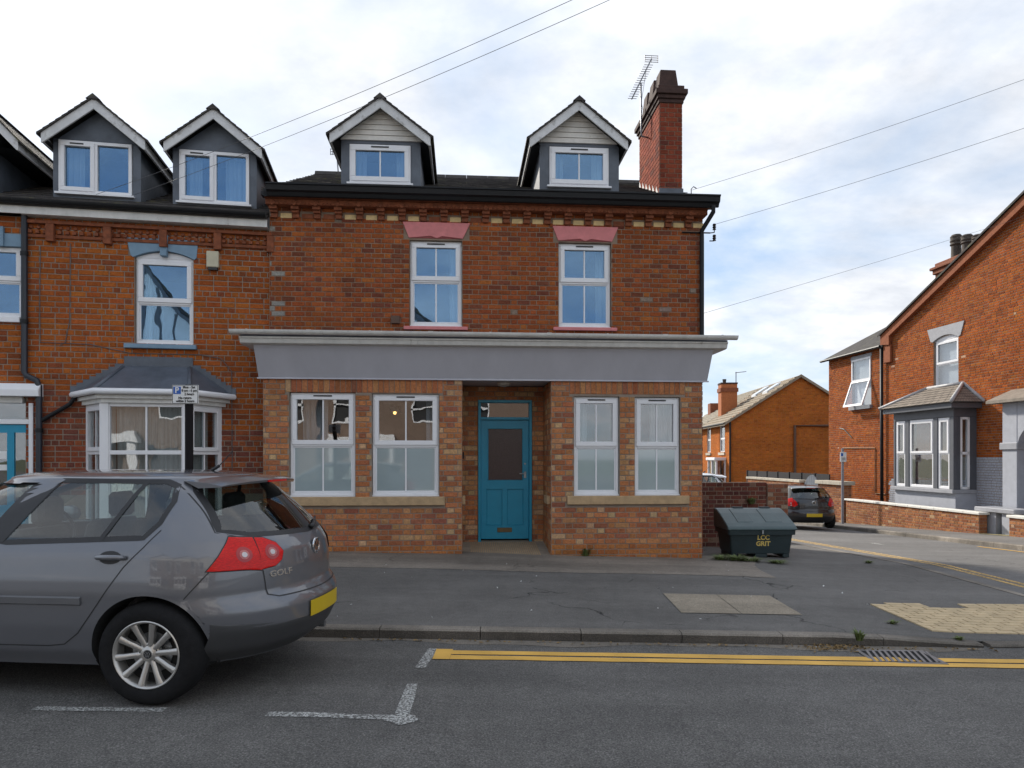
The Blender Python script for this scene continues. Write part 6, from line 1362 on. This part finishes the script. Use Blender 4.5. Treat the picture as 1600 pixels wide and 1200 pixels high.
# ------------------------------------------------------------------ signs
sp0 = Vector((-3.17, 6.75, 0)); d_ = 6.75
sx_ = (295.5-CX)/F*d_; sz = lambda py: CZ+(HY-py)/F*d_
sg_ = empty('parking_sign', (sx_, d_, zpave(sx_, d_)), 0, 'black post with white parking sign reading Mon to Sat 2 hours behind the grey car', 'sign'); zb = zpave(sx_, d_)
MB().lathe([(.038, 0), (.038, sz(603)-zb), (.034, sz(603)-zb+.012), (0, sz(603)-zb+.016)], 16).build('post', M_POST, sg_, smooth=True, auto=40)
pw = 40.5/F*d_; x0 = (273-CX)/F*d_-sx_; z1, z0 = sz(602.5)-zb, sz(631.5)-zb; ym = -.052
plate = MB().box(x0, x0+pw, ym, ym+.012, z0, z1).build('plate', M_SIGNW, sg_, bevel=.002); m_ = MB(); bars(m_, x0+.003, x0+pw-.003, z0+.003, z1-.003, .004, ym-.0015, ym); m_.build('plate_border', M_INK, plate)
bl_ = MB().box(x0+.012, x0+.085, ym-.002, ym, z1-.087, z1-.016).build('blue_panel', M_SIGNB, plate)
tm = lambda x, z: facing((x, ym-.003, z), (1, 0, 0), (0, 0, 1))
text('lettering', 'P', .078, M_SIGNW, bl_, tm(x0+.048, z1-.052), .001, bold=.002)
for s_, x, z, h in (('Mon - Sat', .165, .022, .033), ('8 am - 6 pm', .168, .054, .033), ('2 hours', .168, .088, .033), ('No return', .125, .125, .033), ('within 2 hours', .127, .155, .033)): text('lettering', s_, h, M_INK, plate, tm(x0+x, z1-z), .001, sx=.92, bold=.0008)
for z in (z0+.05, z1-.04): MB().lathe([(.04, -.012), (.043, -.012), (.043, .012), (.04, .012)], 16, lambda a, b, h, z=z: (a, b, z+h)).build('clip', M_STEEL, sg_)
fd = A0.y-.9; fs = Vector(((1316.5-CX)/F*fd, fd, zfp((1316.5-CX)/F*fd, fd))); fsg = empty('street_sign', fs, 0, 'thin grey post with small white parking plate by the yard wall', 'sign'); q = fs.y/F
MB().lathe([(.045, 0), (.045, 118*q), (0, 118*q)], 12).build('post', mat('grey_post', (.26, .25, .27), .5), fsg, smooth=True, auto=40); pl2 = MB().box(-5*q, 4.5*q, -.07, -.05, 97*q, 112*q).build('plate', M_SIGNW, fsg); MB().box(-4*q, -.5*q, -.074, -.07, 106*q, 110.5*q).build('blue_panel', M_SIGNB, pl2)
for k in range(2): MB().box(-3*q, 3.4*q, -.0725, -.07, (99.5+k*2.6)*q, (100.6+k*2.6)*q).build('print_line', M_INK, pl2)
# ------------------------------------------------------------------ aerials
AE = empty('tv_aerial', fr.world(0, 0, 0), HT, 'tall thin television aerial on a bent pole beside the chimney', 'aerial'); M_AL = mat('aluminium_tube', (.20, .20, .21), .4, .1, 10, metal=.6)
va = cv0+.75; ap = lambda x, y, dv_=0: (fr.uw(x, y, va+dv_)[0], va+dv_, fr.uw(x, y, va+dv_)[1])
MB().tube([(c0, va, ap(1003, 213)[2]-.02), ap(1003, 213), ap(1002, 205), ap(1001.5, 130)], .016, 8).build('pole', M_AL, AE, smooth=True)
B0, B1 = Vector(ap(987, 155)), Vector(ap(1018, 92)); B0.y -= .0; MB().tube([B0, B1], .013, 6).build('boom', M_AL, AE)
for k in range(16): p = B0.lerp(B1, (k+.3)/18); MB().tube([p-Vector((.085, 0, 0)), p+Vector((.085, 0, 0))], .0055, 5).build('element', M_AL, AE)
for dz in (-.06, -.02, .02, .06): MB().tube([B1+Vector((-.13, 0, dz)), B1+Vector((.13, 0, dz))], .006, 5).build('reflector_bar', M_AL, AE)
for dx in (-.12, 0, .12): MB().tube([B1+Vector((dx, .012, -.06)), B1+Vector((dx, .012, .06))], .006, 5).build('reflector_bar', M_AL, AE)
MB().tube([ap(1010, 108), ap(1002, 160, .1), (c0+.01, va+.1, ap(1005, 200)[2])], .004, 4).build('lead_wire', M_CABLE, AE)
A2 = empty('tv_aerial', fr.world(0, 0, 0), HT, 'small television aerial peeping out left of the left gabled dormer', 'aerial'); va = 4.3
MB().tube([ap(529, 275), ap(527, 250), ap(523, 238)], .015, 6).build('pole', M_AL, A2)
for y in (233, 237, 241): MB().tube([ap(516, y), ap(524, y)], .008, 5).build('element', M_AL, A2)
for x in (516.5, 520, 523.5): MB().tube([ap(x, 232), ap(x, 242)], .008, 5).build('element', M_AL, A2)
A3 = empty('tv_aerial', (fo.o[0], fo.o[1], 0), OA, 'tiny television aerial above the distant orange brick chimney', 'aerial'); ao = lambda x, y: (fo.uw(x, y, 4.9)[0], 4.9, fo.uw(x, y, 4.9)[1])
MB().tube([ao(1150, 605), ao(1150, 581)], .03, 6).build('pole', M_AL, A3); MB().tube([ao(1149, 582.5), ao(1166, 580.5)], .025, 6).build('boom', M_AL, A3)
# ------------------------------------------------------------------ overhead wires
def at(px, py, d): return Vector(((px-CX)/F*d, d, CZ+(HY-py)/F*d))
def wire(a, b, sag, r, label, grp='overhead telephone wires'):
    P_ = [a.lerp(b, t/24)-Vector((0, 0, sag*4*(t/24)*(1-t/24))) for t in range(25)]
    tag(MB().tube(P_, r, 5).build('overhead_wire', M_CABLE, None, smooth=True), label, 'wire', grp)
w1 = fn.uw(150, 304, -.15); w2 = fn.uw(205, 306, -.15)
wire(fn.world(w1[0], -.15, w1[1]), at(1130, -110, 7), .12, .0032, 'upper of the two thin wires crossing the lead-faced dormers')
wire(fn.world(w2[0], -.15, w2[1]), at(1160, -95, 7), .10, .0032, 'lower of the two thin wires crossing the lead-faced dormers')
wire(fr.world(*[fr.uw(1081, 297, .5)[0], .5], fr.uw(1081, 297, .5)[1]), at(1750, 70, 9), .05, .003, 'highest wire running right from the chimney end of the roof')
wire(fr.world(iu+.05, VU, iw+.17), at(1750, 150, 9), .04, .003, 'middle wire running right from the corner insulators')
wire(fr.world(UR, VU+.3, fr.uw(1100, 492, .5)[1]), at(1750, 290, 22), .05, .003, 'faint lowest wire passing above the side street to the gable house')
br_ = MB(); p = fr.uw(1080, 300, .45); br_.tube([(p[0], .45, p[1]-.12), (p[0], .45, p[1]+.05), (p[0]+.04, .45, p[1]+.09), (p[0]+.09, .45, p[1]+.06)], .008, 6); br_.build('wire_hook', M_BLACK, H)
# ------------------------------------------------------------------ weeds and litter
def tuft(loc, h, n, sp, label, m=None):
    mb = MB()
    for _ in range(n):
        a = random.random()*6.28; l_ = h*random.uniform(.45, 1.1); r0 = random.random()*sp*.5; b0 = Vector((math.cos(a)*r0, math.sin(a)*r0*.6, 0)); a2 = a+random.uniform(-.8, .8)
        out = Vector((math.cos(a2), math.sin(a2), 0))*random.uniform(.3, 1.0)*sp; w_ = random.uniform(.004, .011); sd = Vector((-math.sin(a2), math.cos(a2), 0))*w_
        p1 = b0+out*.35+Vector((0, 0, l_*.65)); p2 = b0+out+Vector((0, 0, l_*random.uniform(.6, 1)))
        mb.add([b0-sd*.5, b0+sd*.5, p1+sd, p2, p1-sd], [(0, 1, 2, 4), (4, 2, 3)])
    o = mb.build('weed', m or M_FOOT, None, recalc=False); o.location = loc; return tag(o, label, 'weed', 'weeds growing in the joints')
def gp(px, py): return gpt(px, py, zpave)
for px, py, h, n, s_, lb in ((915, 869, .15, 90, .12, 'small green weed at the wall foot below the third window'), (1150, 876, .10, 150, .22, 'green weed under the left front edge of the grit bin'), (1126, 875, .09, 120, .2, 'low weed between the house corner and the grit bin'), (1172, 877, .07, 130, .22, 'weed under the middle front of the grit bin'), (1214, 880, .06, 110, .2, 'sparse weed at the right foot of the grit bin'), (1343, 1001, .10, 60, .07, 'weed sprouting from the kerb beside the gully grate'), (1498, 1001, .05, 40, .06, 'flat weed in the kerb joint right of the gully grate'), (1395, 975, .04, 40, .07, 'tiny weed in a pavement crack near the buff blocks'), (1358, 880, .05, 50, .10, 'low weed on the side street kerb line')):
    tuft(gp(px, py), h, n, s_, lb)
lw = gpt(1560, 828, zfp); tuft(lw+Vector((.4, .4, .05)), .3, 90, .35, 'green plant growing beside the grey slab bench', mat('bright_leaf', (.13, .16, .03), .7, .3, 8))
tuft(Vector((fr.world(bu1-.75, VB-.06, .0)[0], fr.world(bu1-.75, VB-.06)[1], btop-.42)), .16, 80, .13, 'ivy sprig on the dark wall above the grit bin')
def litter(name, pts, m, lb, zf, size):
    mb = MB()
    for X, Y in pts:
        s_ = size*random.uniform(.5, 1.4); a = random.random()*6.28; z_ = zf(X, Y)+.008; c_, d_ = math.cos(a)*s_, math.sin(a)*s_
        mb.add([(X-c_, Y-d_, z_), (X+d_*.5, Y-c_*.5, z_+random.random()*.012), (X+c_, Y+d_, z_+.004), (X-d_*.5, Y+c_*.5, z_+random.random()*.018)], [(0, 1, 2), (0, 2, 3)])
    return tag(mb.build(name, m, None, recalc=False), lb, 'litter', kind='stuff')
G_ = random.gauss
litter('leaf_litter', [(G_(2.86, .16), YK-.10+G_(0, .06)) for _ in range(190)]+[(random.uniform(-1.5, 4.3), YK-.05-abs(G_(0, .04))) for _ in range(150)], M_LEAFB, 'dry leaves and bits gathered along the gutter', lambda X, Y: zroad(X, min(Y, YK-.01)), .018)
litter('paper_scrap', [(random.uniform(-1.8, 4.2), random.uniform(6.5, 10.3)) for _ in range(26)]+[(2.72, 6.12), (2.68, 6.1), (2.75, 6.08)], M_SIGNW, 'tiny pale scraps of paper scattered on the pavement', lambda X, Y: zpave(X, Y) if Y > YK else zroad(X, Y), .012)
# dirt washed into the foot of the facade and gutter grit as thin sheets of loose sand
sheet('gutter_grit', lambda s, t: (lambda X, Y: (X, Y, zroad(X, Y)+.003))(-6+10.2*s, YK-.01-(.13+.05*math.sin(s*23)+.03*math.sin(s*61))*t), 120, 3, tarmac('grit', (.20, .175, .145), .5, 0, .3), road, 'stuff')
# ------------------------------------------------------------------ across the road: what the windows mirror
PAL_X = None
def opposite(x, w, lab, timber, wallm):
    o = empty('opposite_house', (x, -10.5, 0), 0, lab, 'house'); D = -7; e = 6.3; a = 10.0
    hs = [(-w/2+.5, -w/2+1.7, 3.2, 4.7), (w/2-1.7, w/2-.5, 3.2, 4.7), (w/2-2.0, w/2-.8, .0, 2.1)]
    mf = lambda u, y, c: (u, -y, c)
    backing('wall', wb_, o, -w/2, w/2, -.3, 4.4, [(*h_[:2], h_[2], min(h_[3], 4.5)) for h_ in hs], 0, .25, mapf=mf); backing('rendered_wall', wallm, o, -w/2, w/2, 4.4, e, hs[:2], 0, .25, mapf=mf)
    MB().prism([(-w/2, 0, e), (w/2, 0, e), (0, 0, a)], (0, -.2, 0)).build('gable', M_BLIND if timber else wallm, o)
    for sd in (-1, 1): MB().prism([(0, .35, a+.15), (sd*(w/2+.3), .35, e-.1), (sd*(w/2+.3), .35, e-.25), (0, .35, a)], (0, D-.4, 0)).build('roof', M_SLATE, o); MB().prism([(0, .30, a-.02), (sd*(w/2+.25), .30, e-.25), (sd*(w/2+.25), .30, e-.5), (0, .30, a-.3)], (0, .04, 0)).build('bargeboard', M_DGREY, o)
    if timber:
        for x_ in (-1.4, -.7, 0, .7, 1.4): MB().box(x_-.07, x_+.07, .001, .04, e, a-.3-abs(x_)*(a-e)/(w/2)).build('timber', M_DGREY, o)
        MB().box(-w/2+.2, w/2-.2, .001, .05, e-.05, e+.12).build('timber', M_DGREY, o)
    for a0, b0, c0_, d0 in hs[:2]:
        m_ = MB(); bars(m_, a0, b0, c0_, d0, .08, -.05, .03); m_.box(a0, b0, -.05, .03, (c0_+d0)/2-.04, (c0_+d0)/2+.04); wn_ = m_.build('window', M_WHITE, o); MB().box(a0, b0, -.09, -.08, c0_, d0).build('pane', M_TRIM, wn_)
    MB().box(hs[2][0], hs[2][1], -.12, -.06, -.2, 2.1).build('door', M_DGREY, o)
    by = MB(); by.box(-w/2+.4, .3, .001, .7, -.2, .7); by.box(-w/2+.3, .4, .001, .8, 2.2, 2.6); [by.box(q, q+.15, .3, .65, .7, 2.2) for q in (-w/2+.4, -w/2+1.3, -.75, .15)]; by.build('bay_window', M_WHITE, o)
    MB().box(-w/2, w/2, D, D+.2, -.3, e).build('rear_wall', wallm, o); MB().box(-w/2+.5, w/2-.5, D/2-.3, D/2-.2, 0, e).build('interior', M_DARK, o)
wb_ = mat('opposite_brick', (.19, .135, .105), .9, .2, 8, .3, 40, space='World'); wr_ = mat('opposite_render', (.68, .65, .59), .9, .1, 3, space='World')
sheet('bounce_pavement', lambda s, t: (-30+50*s, -10.6+4.2*t, zroad(-30+50*s, -8)+.1), 40, 3, mat('pale_bounce_paving', (.36, .34, .31), .9, .12, 3, .3, 40, space='World'))  # unseen pavement opposite, added pale to bounce sun onto the facade
for x, w, lb, tb in ((-8.6, 5.6, 'timbered gable house across the road mirrored in the neighbour window', True), (-2.7, 5.8, 'timbered gable house across the road mirrored in the left pink-linteled window', True), (3.2, 5.6, 'plain brick gable house across the road mirrored in the right pink-linteled window', False)): opposite(x, w, lb, tb, wr_)
